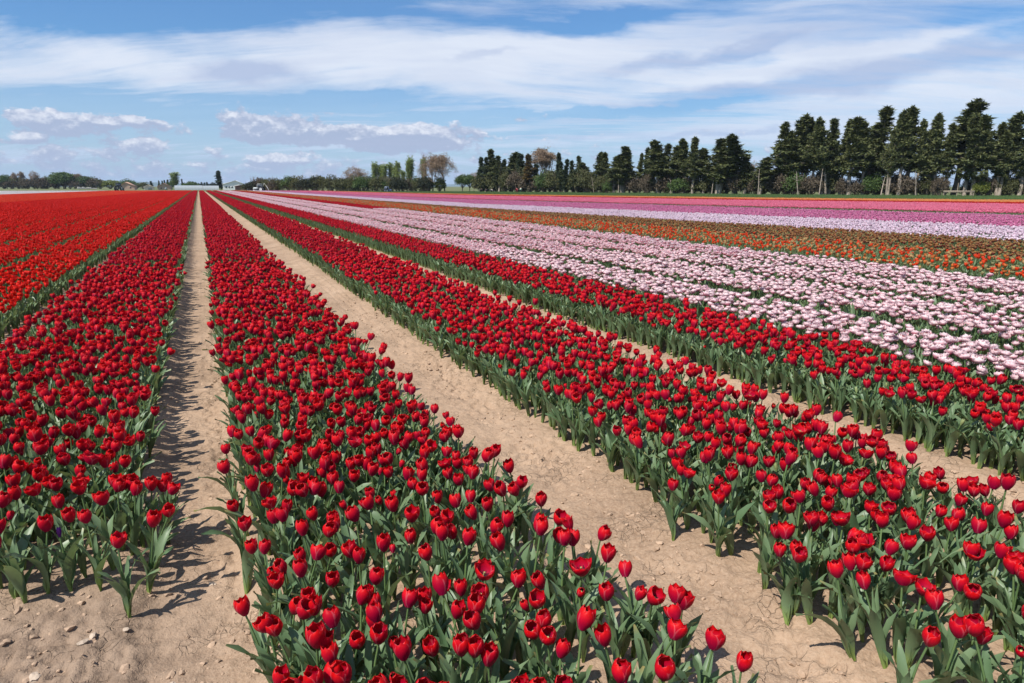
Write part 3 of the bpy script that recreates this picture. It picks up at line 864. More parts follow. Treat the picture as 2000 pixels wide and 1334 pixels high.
HEDGE = [('olive',14.2,240.1,2.3,3.2),('dark',15.4,237.5,2.6,4.8),('twig',16.2,238.3,4.7,3.3),('dark',16.5,236.5,2.9,4.1),('twig',17.3,236.9,3.9,3.3),('brown',17.6,236.2,3.9,3.3),('twig',18.4,235.6,4.7,3.2),('olive',19.0,235.2,3.7,3.0),('twig',19.7,234.0,3.8,3.2),('olive',20.3,231.7,3.5,3.4),('twig',21.1,232.3,4.4,3.2),('brown',21.3,228.9,3.1,3.8),('twig',22.3,230.9,4.5,3.2),('olive',22.5,228.7,3.5,3.4),('brown',23.9,229.5,2.9,3.7),('green',25.2,225.9,4.3,3.6),('olive',26.7,225.7,4.0,4.1),('olive',28.1,223.9,4.1,4.4),('twig',28.8,222.9,4.8,3.2),('dark',29.0,219.4,3.3,4.1),('dark',30.0,218.7,3.6,2.9),('green',31.7,219.6,3.9,3.5),('twig',32.3,218.6,4.9,3.1),('dark',33.0,218.0,4.2,4.3),('olive',34.2,216.6,4.1,3.9),('olive',35.5,214.4,3.8,2.9),('twig',36.2,213.9,4.5,3.1),('olive',36.7,213.9,4.3,2.9),('dark',37.5,211.3,3.4,2.9),('twig',38.3,211.4,4.3,3.1),('olive',38.5,209.4,3.5,4.3),('twig',39.3,210.1,4.2,3.1),('dark',40.1,209.6,3.7,3.6),('olive',40.8,207.0,3.6,4.4),('twig',41.6,207.3,4.5,3.0),('olive',41.8,205.8,4.0,3.0),('twig',42.6,206.0,4.5,3.0),('green',42.9,202.7,4.0,3.8),('twig',44.0,204.5,4.3,3.0),('olive',44.7,204.2,4.1,3.1),('twig',45.2,203.1,4.3,3.0),('green',46.2,202.8,4.2,2.8),('twig',46.7,201.6,4.1,3.0),('olive',47.4,200.9,3.9,4.2),('olive',48.7,200.5,3.9,3.7),('twig',49.1,198.9,4.5,3.0),('green',49.8,198.8,3.4,3.0),('twig',50.2,197.6,4.4,2.9),('olive',50.6,196.7,3.3,2.8),('dark',50.9,193.2,3.8,3.1),('twig',52.3,195.4,4.1,2.9),('dark',52.3,192.3,3.3,4.2),('olive',54.2,194.1,3.2,2.7),('brown',54.8,191.9,3.5,3.8),('green',56.1,191.9,3.7,3.7),('olive',56.6,189.4,3.4,3.5),('twig',57.4,189.6,4.1,2.9),('dark',57.1,186.3,3.8,3.2),('twig',58.5,188.5,4.4,2.9)]
UNDER = [('olive',69.3,174.3,4.2,4.0),('olive',71.0,175.1,4.5,5.4),('olive',71.5,171.1,4.2,5.2),('olive',72.2,168.6,4.1,5.1),('olive',71.7,164.1,4.8,3.2),('green',73.5,164.6,4.2,4.2),('brown',73.0,160.1,4.2,4.6),('olive',74.9,159.6,5.1,3.0),('brown',74.9,156.5,3.5,4.5),('brown',75.7,153.8,3.5,4.0),('green',75.5,149.8,4.1,3.6),('olive',77.1,149.9,4.2,3.1),('olive',76.7,146.3,4.3,4.5),('brown',77.7,145.4,4.2,3.3),('brown',78.5,144.1,3.6,3.0),('green',79.2,141.9,4.5,2.6),('olive',79.3,139.3,3.4,4.7),('olive',79.0,135.3,3.3,3.2),('olive',80.8,135.6,3.3,3.8),('olive',79.9,130.4,2.4,3.6),('green',82.2,129.9,3.1,3.1),('brown',82.9,127.0,2.9,4.2),('brown',83.0,122.7,2.4,3.5),('brown',82.9,118.1,2.8,2.6),('brown',84.8,117.4,2.1,2.4),('brown',84.2,113.6,2.4,3.5),('green',84.8,110.6,2.1,3.7),('brown',87.2,111.1,2.9,3.8),('brown',87.4,109.2,2.3,2.8),('olive',87.5,106.0,2.1,3.6),('olive',88.3,104.4,3.0,3.8),('olive',88.8,101.8,2.8,3.4),('brown',88.6,99.1,3.0,2.8),('olive',90.4,98.0,2.7,3.6),('brown',89.9,95.1,2.1,2.4),('olive',90.5,94.0,2.8,3.1),('brown',91.5,92.5,2.7,2.9),('brown',92.1,90.5,2.8,3.4),('green',92.1,88.8,2.7,2.8),('brown',94.8,89.6,2.4,2.1),('brown',93.4,86.4,2.3,3.3),('brown',96.3,86.7,2.9,3.1),('olive',97.1,85.2,2.7,2.9),('brown',96.8,82.7,2.0,2.1),('brown',98.0,81.4,1.8,2.8),('green',98.8,79.8,2.2,2.0),('green',100.0,79.3,2.4,2.6),('brown',100.9,78.0,2.0,2.1),('brown',102.5,77.7,2.6,3.2),('brown',101.9,75.7,2.3,3.2),('brown',102.5,74.6,1.8,1.8),('olive',104.3,74.4,2.1,3.1),('green',106.3,74.6,2.6,2.0),('brown',104.3,71.5,2.2,1.9),('brown',108.4,69.6,1.8,2.0),('brown',108.0,67.8,2.2,2.2),('brown',109.0,66.9,2.2,1.9),('olive',109.9,66.1,2.6,1.9),('olive',110.6,65.0,2.3,2.0),('olive',112.9,64.9,2.3,2.5),('brown',112.8,63.5,2.0,2.9),('brown',112.1,61.4,2.7,2.4),('brown',112.8,60.4,1.9,2.6),('brown',113.7,59.3,2.7,2.0),('brown',116.5,59.6,1.9,2.5),('brown',115.7,57.9,2.0,2.8),('yellow',106.6,66.7,2.5,2.0),('green',79.6,128.0,1.8,1.7)]
TRUNKS = [(85.5,101.8,3.1),(83.3,110.9,2.8),(80.1,124.5,3.7),(78.4,131.5,3.6),(87.7,92.4,4.5),(98.3,76.9,3.1),(101.2,73.0,3.8),(91.0,86.6,4.0),(92.9,84.1,4.4)]


singles = {}      # kind -> list of (x, y, measured?)
patches = {}      # kind -> list of (x, y, sx, sy)
r_ = np.random.default_rng(5)
for kind, eL, eR, y0, y1, dens in BEDS:
    S, Pq = singles.setdefault(kind, []), patches.setdefault(kind, [])
    dn = NEAR[kind]
    # one by one: jittered rows
    if dn > 0:
        step = 1.0 / math.sqrt(dens)
        ys = np.arange(y0, min(y1, dn + 2.5), step)
        for yy in ys:
            a, c = float(eL(yy)), float(eR(yy))
            if a >= c or yy > y_end((a + c) / 2):
                continue
            a = max(a, -dn)
            c = min(c, dn + 8)
            n = int((c - a) / step)
            if n < 1:
                continue
            xs = a + (np.arange(n) + 0.5) / n * (c - a)
            xs = xs + r_.normal(0, step * 0.26, n)
            yv = yy + r_.normal(0, step * 0.33, n)
            ok = in_view(xs, yv) & (np.hypot(xs, yv) < dn + r_.normal(0, 0.25, n)) & (xs > a - 0.03) & (xs < c + 0.03)
            for x, y in zip(xs[ok], yv[ok]):
                S.append((x, y, False))
    # by the square metre
    Y0 = max(y0, dn * 0.5)
    yy = Y0 + 0.5
    while yy < min(y1, 245):
        a, c = float(eL(yy)), float(eR(yy))
        if c > a:
            a2, c2 = max(a, -400), min(c, 400)
            ncol = max(1, int(round((c2 - a2) / 1.0)))
            wx = (c2 - a2) / ncol
            xs = a2 + (np.arange(ncol) + 0.5) * wx
            ok = in_view(xs, np.full(ncol, yy), 2.5) & (yy < y_end(xs))
            dd = np.hypot(xs, yy)
            ok &= dd >= dn + 0.15
            for x in xs[ok]:
                Pq.append((x, yy, wx, 1.0))
        yy += 1.0

# the counted heads take the place of the sown ones where the photograph's nearest beds lie
heads = [(x, y) for L_ in (HEAD_A, HEAD_B, HEAD_C) for (x, y) in L_]
HA = np.array(heads)
keep = []
for (x, y, m) in singles['dark_red']:
    px, py = to_px(x, y, 0.32)
    inside = (-40 < px < 2040) and (905 < py < 1420)
    if inside:
        if py < 960 and np.min(np.hypot(HA[:, 0] - x, HA[:, 1] - y)) > 0.085:
            keep.append((x, y, False))
        elif px < 0 or px > 2000 or py > 1345:
            keep.append((x, y, False))
        continue
    keep.append((x, y, False))
singles['dark_red'] = [(x, y, True) for x, y in heads if 0.02 < x or x < -0.25] + keep


def place_rows(kind, nst, leafy_i, bud_i):
    """x, y, z, rx, ry, rz, s, variant for every plant planted one by one"""
    out = []
    rr = np.random.default_rng(abs(hash(kind)) % 1000 if False else sum(map(ord, kind)))
    pb, pl = FLOWER_P.get(kind, (0.0, 0.10))
    flower = [i for i in range(nst) if i not in (leafy_i, bud_i)]
    for (x, y, m) in singles[kind]:
        lean = 0.0
        for k2, eL, eR, y0, y1, _ in BEDS:
            if k2 == kind == 'dark_red':
                a, c = float(eL(y)), float(eR(y))
                if a - 0.1 < x < c + 0.1 and y0 <= y + 1 < y1 + 1:
                    lean = 0.26 * (max(0, 1 - (c - x) / 0.16) - max(0, 1 - (x - a) / 0.16))
        if m:
            v = int(rr.choice(flower))
        else:
            q = rr.random()
            v = bud_i if q < pb and bud_i is not None else leafy_i if q < pb + pl else int(rr.choice(flower))
        s = float(np.clip(rr.normal(1.0, 0.065), 0.82, 1.15))
        rx, ry = rr.normal(0, 0.05, 2)
        out.append([x, y, 0.0, rx, ry, rr.uniform(0, 6.28), s, v])
        out[-1][4] += lean * rr.uniform(0.3, 1.0)
    A = np.array(out)
    A[:, 2] = ground_z(A[:, 0], A[:, 1]) - 0.006
    return A


# ------------------------------------------------------------------ soil
def build_ground():
    def axis(lo, hi, a, b_, fine, grow, far_lo, far_hi):
        mid = np.arange(a, b_ + 1e-6, fine)
        right = [b_]
        st = fine
        while right[-1] < far_hi:
            st *= grow
            right.append(right[-1] + st)
        left = [a]
        st = fine
        while left[-1] > far_lo:
            st *= grow
            left.append(left[-1] - st)
        return np.concatenate([np.array(left[:0:-1]), mid, np.array(right[1:])])
    X = axis(0, 0, -1.4, 4.2, 0.0125, 1.10, -12000, 12000)
    Y = axis(0, 0, 0.9, 6.2, 0.0125, 1.07, -60, 14000)
    gx, gy = np.meshgrid(X, Y, indexing='ij')
    gz = ground_z(gx, gy)
    fade = 1 - sm(30, 60, np.hypot(gx, gy))
    gz = gz * fade
    m = MB()
    m.add(np.stack([gx, gy, gz], -1).reshape(-1, 3), grid_faces(len(X), len(Y))[:, ::1], 0, None)
    return m


def soil_mat():
    m, nt, b, out = mat_new("soil")
    g = b.new('ShaderNodeNewGeometry')
    P = g.outputs['Position']
    xyz = b.sep(P)
    n1 = b.noise(P, 1.3, 6, 0.6)
    n2 = b.noise(P, 9.0, 6, 0.65)
    n3 = b.noise(P, 70.0, 4, 0.6)
    base = b.ramp(n1, [(0.30, (0.215, 0.140, 0.090)), (0.48, (0.315, 0.212, 0.140)), (0.70, (0.42, 0.295, 0.203))])
    base = b.mix(b.mapr(n2, 0.35, 0.65, 0.0, 0.55), base, (0.25, 0.165, 0.108))
    base = b.mix(b.mapr(n3, 0.35, 0.72, 0.0, 0.40), base, (0.52, 0.39, 0.28))
    # the trodden, damper end of the left bed
    hl = b.m('MULTIPLY', b.mapr(b.m('ADD', xyz[1], b.m('MULTIPLY', n1, 0.6)), 3.85, 3.15), b.mapr(b.m('ADD', xyz[0], b.m('MULTIPLY', n2, 0.3)), 0.15, -0.25))
    base = b.mix(b.m('MULTIPLY', hl, 0.85), base, b.mix(b.mapr(n2, 0.35, 0.6), (0.15, 0.105, 0.075), (0.27, 0.195, 0.14)))
    # beyond the tulips the ground is rough pasture
    far = b.m('MAXIMUM', b.mapr(xyz[1], 236, 244), b.m('MAXIMUM', b.mapr(xyz[0], 66, 74), b.mapr(xyz[0], -70, -80)))
    gn = b.noise(P, 0.05, 6, 0.6)
    pasture = b.ramp(gn, [(0.35, (0.085, 0.115, 0.040)), (0.55, (0.13, 0.14, 0.06)), (0.7, (0.20, 0.17, 0.10))])
    base = b.mix(far, base, pasture)
    # drying cracks
    wn = b.new('ShaderNodeTexNoise')
    b.put(wn.inputs['Vector'], P)
    wn.inputs['Scale'].default_value = 7
    wn.inputs['Detail'].default_value = 4
    wv = b.new('ShaderNodeVectorMath', operation='MULTIPLY_ADD')
    nt.links.new(wn.outputs['Color'], wv.inputs[0])
    wv.inputs[1].default_value = (0.14, 0.14, 0.0)
    nt.links.new(P, wv.inputs[2])
    def cracks(scale, w, off):
        v = b.new('ShaderNodeTexVoronoi', feature='DISTANCE_TO_EDGE')
        mp = b.new('ShaderNodeMapping')
        mp.inputs['Location'].default_value = (off, off * 2, 0)
        mp.inputs['Scale'].default_value = (1, 1, 0.02)
        nt.links.new(wv.outputs[0], mp.inputs[0])
        nt.links.new(mp.outputs[0], v.inputs['Vector'])
        v.inputs['Scale'].default_value = scale
        return b.mapr(v.outputs['Distance'], 0.0, w, 0.0, 1.0, smooth=True)
    ck = cracks(11.0, 0.022, 3.0)
    ck2 = cracks(21.0, 0.05, 7.0)
    where = b.mapr(b.noise(P, 2.2, 3, 0.5), 0.52, 0.62, smooth=True)
    where2 = b.mapr(b.noise(P, 3.7, 3, 0.5), 0.52, 0.62, smooth=True)
    crk = b.m('MINIMUM', b.m('ADD', ck, b.m('SUBTRACT', 1.0, where), None, True), b.m('ADD', ck2, b.m('SUBTRACT', 1.0, where2), None, True))
    base = b.mix(b.mapr(crk, 0.0, 1.0, 0.20, 0.0), base, (0.20, 0.14, 0.10))  # shade inside the narrow cracks, painted as a slightly darker soil colour
    p = b.new('ShaderNodeBsdfPrincipled')
    b.put(p.inputs['Base Color'], base)
    p.inputs['Roughness'].default_value = 0.93
    p.inputs['Specular IOR Level'].default_value = 0.15
    h = b.m('ADD', b.m('ADD', b.m('MULTIPLY', crk, 0.40), b.m('MULTIPLY', n2, 1.4)), b.m('MULTIPLY', n3, 0.55))
    bp = b.new('ShaderNodeBump')
    bp.inputs['Strength'].default_value = 0.85
    bp.inputs['Distance'].default_value = 0.016
    b.put(bp.inputs['Height'], h)
    nt.links.new(bp.outputs[0], p.inputs['Normal'])
    nt.links.new(p.outputs[0], out.inputs[0])
    return m


SOIL = soil_mat()
gm = build_ground()
ground = gm.build("ground", [SOIL])
tag(ground, "sandy cracked field soil with wheel tracks between the tulip beds", kind='structure')

# crumbs and clods of dry soil
def lump(seed, sub=1):
    import bmesh
    bm = bmesh.new()
    bmesh.ops.create_icosphere(bm, subdivisions=sub, radius=1.0)
    r = np.random.default_rng(seed)
    for v in bm.verts:
        v.co *= r.uniform(0.65, 1.2)
        v.co.z *= 0.6
    me = bpy.data.meshes.new("clod")
    bm.to_mesh(me)
    bm.free()
    me.materials.append(CLOD)
    return me


CLOD = simple("clod_soil", (0.36, 0.25, 0.17), 0.95, var=0.3, scale=30)
rr = np.random.default_rng(3)
N = 42000
cx = rr.uniform(-1.3, 5.0, N)
cy_ = 1.0 + rr.random(N) ** 1.5 * 9.0
bank = np.maximum.reduce([np.exp(-((cx - 1.84) / 0.17) ** 2), np.exp(-((cx - 0.02) / 0.09) ** 2), np.exp(-((cx + 0.33) / 0.08) ** 2) * 0.6, np.exp(-((cx - 3.75) / 0.2) ** 2),
                          ((cy_ < 3.0) & (cx < -0.1)) * 0.8, np.full(N, 0.10)])
clump = vnoise(cx, cy_, 3.0, 21)
ok = (rr.random(N) < bank * np.clip(clump * 2.2 - 0.5, 0.05, 1)) & in_view(cx, cy_)
cx, cy_ = cx[ok], cy_[ok]
n = len(cx)
sz = 0.0032 + 0.017 * rr.random(n) ** 4.0
scatter("soil_clods", [lump(i) for i in range(5)], np.c_[cx, cy_, ground_z(cx, cy_) + sz * 0.1], rr.uniform(0, 6.28, (n, 3)) * np.array([0.08, 0.08, 1]),
        np.c_[sz, sz * rr.uniform(0.7, 1.3, n), sz], rr.integers(0, 5, n), "loose crumbs and clods of dry soil along the edges of the wheel tracks", None)
STONE = simple("pale_stone", (0.42, 0.33, 0.25), 0.85, var=0.2, scale=40)
for (x, y, s, lab) in [(-0.533, 2.62, 0.022, "long flat pale stone on the brown soil in front of the left bed"),
                       (-0.507, 2.66, 0.019, "rounder pale stone just behind the long flat one in front of the left bed"),
                       (-0.400, 2.66, 0.014, "small pale stone at the foot of the lone tulip on bare soil"),
                       (-0.10, 2.884, 0.018, "small stone alone in the middle of the narrow wheel track"),
                       (-0.24, 2.30, 0.017, "grey stone at the bottom edge in the narrow wheel track"),
                       (-0.66, 2.50, 0.026, "broad lump of dry earth at the bottom left corner")]:
    me = lump(int(abs(x) * 1000), 2)
    me.materials.clear()
    me.materials.append(STONE)
    o = bpy.data.objects.new("stone", me)
    COL.objects.link(o)
    o.location = (x, y, float(ground_z(x, y)) + s * 0.25)
    o.scale = (s, s * 0.7, s * 0.7)
    o.rotation_euler = (0, 0, x * 40)
    tag(o, lab, "stone")


# ------------------------------------------------------------------ planting
LBL = {
    'dark_red': "dark red tulips filling the beds on both sides of the sandy wheel tracks",
    'bright_red': "bright scarlet tulips of the wide field on the left",
    'orange_red': "strip of orange red tulips at the far side of the left field",
    'white': "strip of white tulips along the far edge of the left field",
    'pink': "pale pink double tulips in the beds right of the dark red ones",
    'orange': "loosely flowering orange tulips with yellow buds beyond the pink beds",
    'brown': "brown and yellow edged tulips behind the orange ones",
    'lilac': "pale lilac tulips in a broad band right of the centre",
    'purple': "purple tulips in a band behind the lilac ones",
    'hot_pink': "hot pink tulips in the band behind the purple ones",
    'scarlet': "thin scarlet line of tulips before the orange strip",
    'peach': "pale orange tulips in the last strip before the grass",
    'leafy': "green tulip leaves without flowers between the purple and the pink band",
}
IND = {   # label and group of the tulips that stand as things of their own
    'bright_red': ("bright scarlet tulip among the nearest of the field left of the dark red bed", "nearest scarlet tulips of the left field"),
    'orange_red': ("orange red tulip among the nearest of the far left strip", "nearest orange red tulips of the left strip"),
    'white': ("white tulip among the nearest of the white strip far on the left", "nearest white tulips of the left strip"),
    'pink': ("pale pink double tulip among the nearest on the right, behind the dark red bed", "nearest pale pink double tulips"),
    'orange': ("orange or yellow tulip among the nearest beyond the pink beds", "nearest orange tulips beyond the pink beds"),
    'brown': ("brown tulip with yellow edges among the nearest behind the orange ones", "nearest brown tulips"),
    'lilac': ("pale lilac tulip among the nearest of the lilac band", "nearest lilac tulips"),
    'purple': ("purple tulip among the nearest of the purple band", "nearest purple tulips"),
    'hot_pink': ("hot pink tulip among the nearest of the pink band", "nearest hot pink tulips"),
    'scarlet': ("scarlet tulip among the nearest of the thin red line", "nearest tulips of the thin scarlet line"),
    'peach': ("pale orange tulip among the nearest of the last strip before the grass", "nearest pale orange tulips"),
}
IND_KINDS_PARTS = ('dark_red', 'bright_red', 'pink')


def part_objs(pl):
    """one set of linked part meshes for a plant kind, made once per variant"""
    spec = []
    mt = pl.mats()
    if pl.stem.V:
        spec.append(('stem', pl.stem.mesh('stem', [mt[1]]), None))
    for lf in pl.leaves:
        spec.append(('leaf', lf.mesh('leaf', [mt[0]]), None))
    if pl.core.V or pl.petals:
        spec.append(('flower', pl.core.mesh('flower', [PISTIL, ANTHER]) if pl.core.V else None, [p.mesh('petal', [mt[2]]) for p in pl.petals]))
    return spec


def link_plant(name, spec, loc, rot, s, label, cat, group, coarse=False):
    root = bpy.data.objects.new(name, None)
    COL.objects.link(root)
    root.empty_display_size = 0.05
    root.location = loc
    root.rotation_euler = rot
    root.scale = (s, s, s)
    tag(root, label, cat, group)
    for nm, me, kids in spec:
        o = bpy.data.objects.new(nm, me)
        COL.objects.link(o)
        o.parent = root
        for k in kids or ():
            q = bpy.data.objects.new('petal', k)
            COL.objects.link(q)
            q.parent = o
    return root


def lab_dark(x, y, style, px, py):
    bed = "left bed" if x < -0.2 else "centre bed" if x < 1.55 else "right bed"
    if style == 'open' or style == 'half':
        if x < -0.2:
            return "dark red tulip with open petals near the front end of the left bed", "open dark red tulips, left bed"
        if x < 1.55:
            return "dark red tulip with open petals near the front of the centre bed", "open dark red tulips, centre bed"
        return "dark red tulip with open petals near the front of the bed at right", "open dark red tulips, right bed"
    if style == 'tight':
        return "small tight magenta red tulip bud among the nearest of the %s" % bed, "tight red tulip buds, %s" % bed
    if style == 'bud':
        return "closed green tulip bud among the nearest dark red flowers of the %s" % bed, "green tulip buds, %s" % bed
    if style == 'leafy':
        return "tulip plant with leaves only among the nearest of the %s" % bed, "flowerless tulip plants, %s" % bed
    if x < -0.2:
        return "closed dark red tulip near the front end of the bed left of the narrow track", "closed dark red tulips, left bed"
    if x < 1.55:
        part = "at the sandy edge" if x > 0.98 else "near the bottom"
        return "closed dark red tulip %s of the centre bed" % part, "closed dark red tulips, centre bed, %s" % part
    return "closed dark red tulip among the nearest of the bed right of the wide track", "closed dark red tulips, right bed"


edge_b, front_a, edge_c = [], [], []
for kind in LBL:
    if kind == 'leafy':
        near_pl, S = [], None
    sty = STY.get(kind, STY_ANY)
    hei = HEI.get(kind, 0.325)
    leafy_i = next(i for i, s_ in enumerate(sty) if s_[0] == 'leafy')
    bud_i = next((i for i, s_ in enumerate(sty) if s_[0] == 'bud'), None)
    pk = 'dark_red' if kind == 'leafy' else kind
    far = make_protos(pk, [s_ for s_ in sty if s_[0] not in ('bud',)], hei, 900 + len(kind), 2)
    leafy_far = [p.merged() for p in far if p.style == 'leafy'][0]
    fl_far = [p.merged() for p in far if p.style != 'leafy']
    fmats = [TULIP_LEAF, STEM, PET[pk], PISTIL]
    dens = [d_[5] for d_ in BEDS if d_[0] == kind][0]
    fr_leaf = 1.0 if kind == 'leafy' else 0.08
    pm = [patch(fl_far, leafy_far, dens, 40 + i, fr_leaf).mesh("%s_square" % kind, fmats) for i in range(3)]
    protos, pts, rot, scl, idx = [], [], [], [], []
    if singles.get(kind):
        lod = 0 if kind == 'dark_red' else 1
        near_pl = make_protos(kind, sty, hei, 100 + len(kind) * 3, lod)
        A = place_rows(kind, len(sty), leafy_i, bud_i)
        dist = np.hypot(A[:, 0], A[:, 1])
        px, py = to_px(A[:, 0], A[:, 1], 0.30)
        vis = (px > -5) & (px < 2005) & (py > 0) & (py < 1350)
        order = np.argsort(dist + np.where(vis, 0, 1e4))
        lim = 300
        own = order[:lim]
        own = own[vis[own]]
        rest = np.setdiff1d(np.arange(len(A)), own)
        if kind in IND_KINDS_PARTS:
            specs = [part_objs(p) for p in near_pl]
        else:
            whole = [p.merged().mesh("%s_tulip" % kind, p.mats()) for p in near_pl]
        for k_, i in enumerate(own):
            x, y, z, rx, ry, rz, s, v = A[i]
            v = int(v)
            if kind == 'dark_red':
                lab, grp = lab_dark(x, y, near_pl[v].style, px[i], py[i])
                nm = 'dark_red_tulip'
            else:
                lab, grp = IND[kind]
                nm = kind + '_tulip' if kind != 'pink' else 'double_pink_tulip'
                if near_pl[v].style == 'leafy':
                    lab, grp = "flowerless leafy plant among the " + grp, "flowerless plants, " + grp
            cat = {'pink': 'double tulip'}.get(kind, kind.replace('_', ' ') + ' tulip')
            if kind in ('dark_red',):
                cat = 'tulip'
            if kind in IND_KINDS_PARTS:
                root = link_plant(nm, specs[v], (x, y, z), (rx, ry, rz), s, lab, cat, grp)
                if kind == 'dark_red' and near_pl[v].style in ('cup', 'half', 'open'):
                    if 1.0 < x < 1.5:
                        edge_b.append((-py[i], root))
                    elif x < -0.2:
                        front_a.append((y, root))
                    elif 1.8 < x < 2.22:
                        edge_c.append((-py[i], root))
            else:
                o = bpy.data.objects.new(nm, whole[v])
                COL.objects.link(o)
                o.location, o.rotation_euler, o.scale = (x, y, z), (rx, ry, rz), (s, s, s)
                tag(o, lab, cat, grp)
        protos = [p.merged().mesh("%s_plant" % kind, p.mats()) for p in near_pl]
        B = A[rest]
        pts.append(B[:, :3])
        rot.append(B[:, 3:6])
        scl.append(np.repeat(B[:, 6:7], 3, 1))
        idx.append(B[:, 7].astype(int))
    if patches.get(kind):
        Q = np.array(patches[kind])
        rp = np.random.default_rng(len(kind))
        n = len(Q)
        zz = np.where(np.hypot(Q[:, 0], Q[:, 1]) < 40, ground_z(Q[:, 0], Q[:, 1]), 0.0) - 0.004
        pts.append(np.c_[Q[:, 0], Q[:, 1], zz])
        rot.append(np.c_[np.zeros(n), np.zeros(n), rp.integers(0, 2, n) * math.pi])
        flip = rp.choice([-1.0, 1.0], n)
        scl.append(np.c_[Q[:, 2] * 0.98, Q[:, 3], rp.uniform(0.97, 1.04, n)])
        idx.append(rp.integers(0, 3, n) + len(protos))
    scatter(kind + ('_tulips' if kind != 'leafy' else '_tulip_rows'), protos + pm, np.concatenate(pts), np.concatenate(rot), np.concatenate(scl), np.concatenate(idx), LBL[kind], None)
    print(kind, 'singles', len(singles.get(kind, [])), 'patches', len(patches.get(kind, [])))

# the ones one can count off get the number they have in their row
NTH = ['first', 'second', 'third', 'fourth', 'fifth', 'sixth', 'seventh', 'eighth', 'ninth', 'tenth', 'eleventh', 'twelfth', 'thirteenth', 'fourteenth', 'fifteenth', 'sixteenth', 'seventeenth', 'eighteenth', 'nineteenth', 'twentieth',
       'twenty-first', 'twenty-second', 'twenty-third', 'twenty-fourth', 'twenty-fifth', 'twenty-sixth', 'twenty-seventh', 'twenty-eighth', 'twenty-ninth', 'thirtieth', 'thirty-first', 'thirty-second', 'thirty-third', 'thirty-fourth', 'thirty-fifth']
for lst, text, grp in ((edge_b, "dark red tulip at the sandy right edge of the centre bed, %s from the bottom", "dark red tulips along the right edge of the centre bed"),
                       (front_a, "dark red tulip of the left bed, %s nearest to its front end", "dark red tulips at the front end of the left bed"),
                       (edge_c, "dark red tulip at the left edge of the right bed, %s from the bottom", "dark red tulips along the left edge of the right bed")):
    lst.sort(key=lambda q: q[0])
    for q, (_, root) in zip(NTH, lst):
        root["label"] = text % q
        root["group"] = grp

# tulips that stand apart
def own_tulip(x, y, style, h, seed, lab, name='dark_red_tulip', kind='dark_red', rz=0.0, tilt=(0, 0)):
    p = Plant(seed, kind, style, h, 0)
    return link_plant(name, part_objs(p), (x, y, float(ground_z(x, y)) - 0.006), (tilt[0], tilt[1], rz), 1.0, lab, 'tulip', None)


own_tulip(-0.395, 2.745, 'half', 0.32, 12, "lone dark red tulip on bare soil in front of the left bed", rz=0.4)
own_tulip(-0.62, 2.99, 'bud', 0.34, 31, "single violet tulip among dark red ones at the front of the left bed", name='violet_tulip', kind='violet')
own_tulip(1.17, 2.86, 'cup', 0.37, 33, "tall dark red tulip standing alone against the sand at the edge of the centre bed")
own_tulip(1.20, 2.05, 'point', 0.37, 35, "small spiky dark red tulip with pointed petals above the wide sandy track")


# ------------------------------------------------------------------ trees
BARK = simple("bark_pale", (0.30, 0.25, 0.20), 0.9, var=0.35, scale=2.0)
BARKD = simple("bark_dark", (0.12, 0.095, 0.075), 0.9, var=0.3, scale=2.0)
TWIG = simple("twig_brown", (0.20, 0.155, 0.12), 0.9, var=0.3, scale=0.8)
LF = {
    'cyp': leaf_mat("foliage_cypress", (0.050, 0.066, 0.026), (0.150, 0.160, 0.060), (0.045, 0.06, 0.025), 0.7, 0.10, 0.2),
    'slim': leaf_mat("foliage_dark_cypress", (0.034, 0.052, 0.026), (0.075, 0.095, 0.042), (0.04, 0.05, 0.03), 0.7, 0.10, 0.2),
    'rust': leaf_mat("foliage_rusty", (0.13, 0.075, 0.025), (0.10, 0.085, 0.03), (0.1, 0.08, 0.03), 0.7, 0.12, 0.2),
    'poplar': leaf_mat("foliage_poplar", (0.17, 0.23, 0.06), (0.27, 0.33, 0.09), (0.08, 0.12, 0.03), 0.6, 0.25, 0.3),
    'green': leaf_mat("foliage_green", (0.060, 0.105, 0.028), (0.105, 0.155, 0.045), (0.06, 0.1, 0.03), 0.6, 0.25, 0.3),
    'yellow': leaf_mat("foliage_yellow_green", (0.12, 0.15, 0.025), (0.18, 0.20, 0.04), (0.1, 0.12, 0.03), 0.6, 0.25, 0.3),
    'olive': leaf_mat("foliage_olive", (0.070, 0.078, 0.030), (0.115, 0.115, 0.048), (0.07, 0.08, 0.03), 0.7, 0.15, 0.2),
    'brown': leaf_mat("foliage_dry", (0.085, 0.066, 0.045), (0.135, 0.108, 0.075), (0.09, 0.075, 0.05), 0.8, 0.10, 0.2),
    'dark': leaf_mat("foliage_dark", (0.024, 0.032, 0.018), (0.045, 0.050, 0.026), (0.03, 0.04, 0.02), 0.7, 0.08, 0.2),
    'ivy': leaf_mat("foliage_ivy", (0.045, 0.070, 0.018), (0.10, 0.115, 0.030), (0.05, 0.07, 0.02), 0.6, 0.12, 0.3),
    'bud': leaf_mat("tree_buds", (0.24, 0.165, 0.10), (0.33, 0.24, 0.17), (0.2, 0.15, 0.1), 0.8, 0.2, 0.2),
}


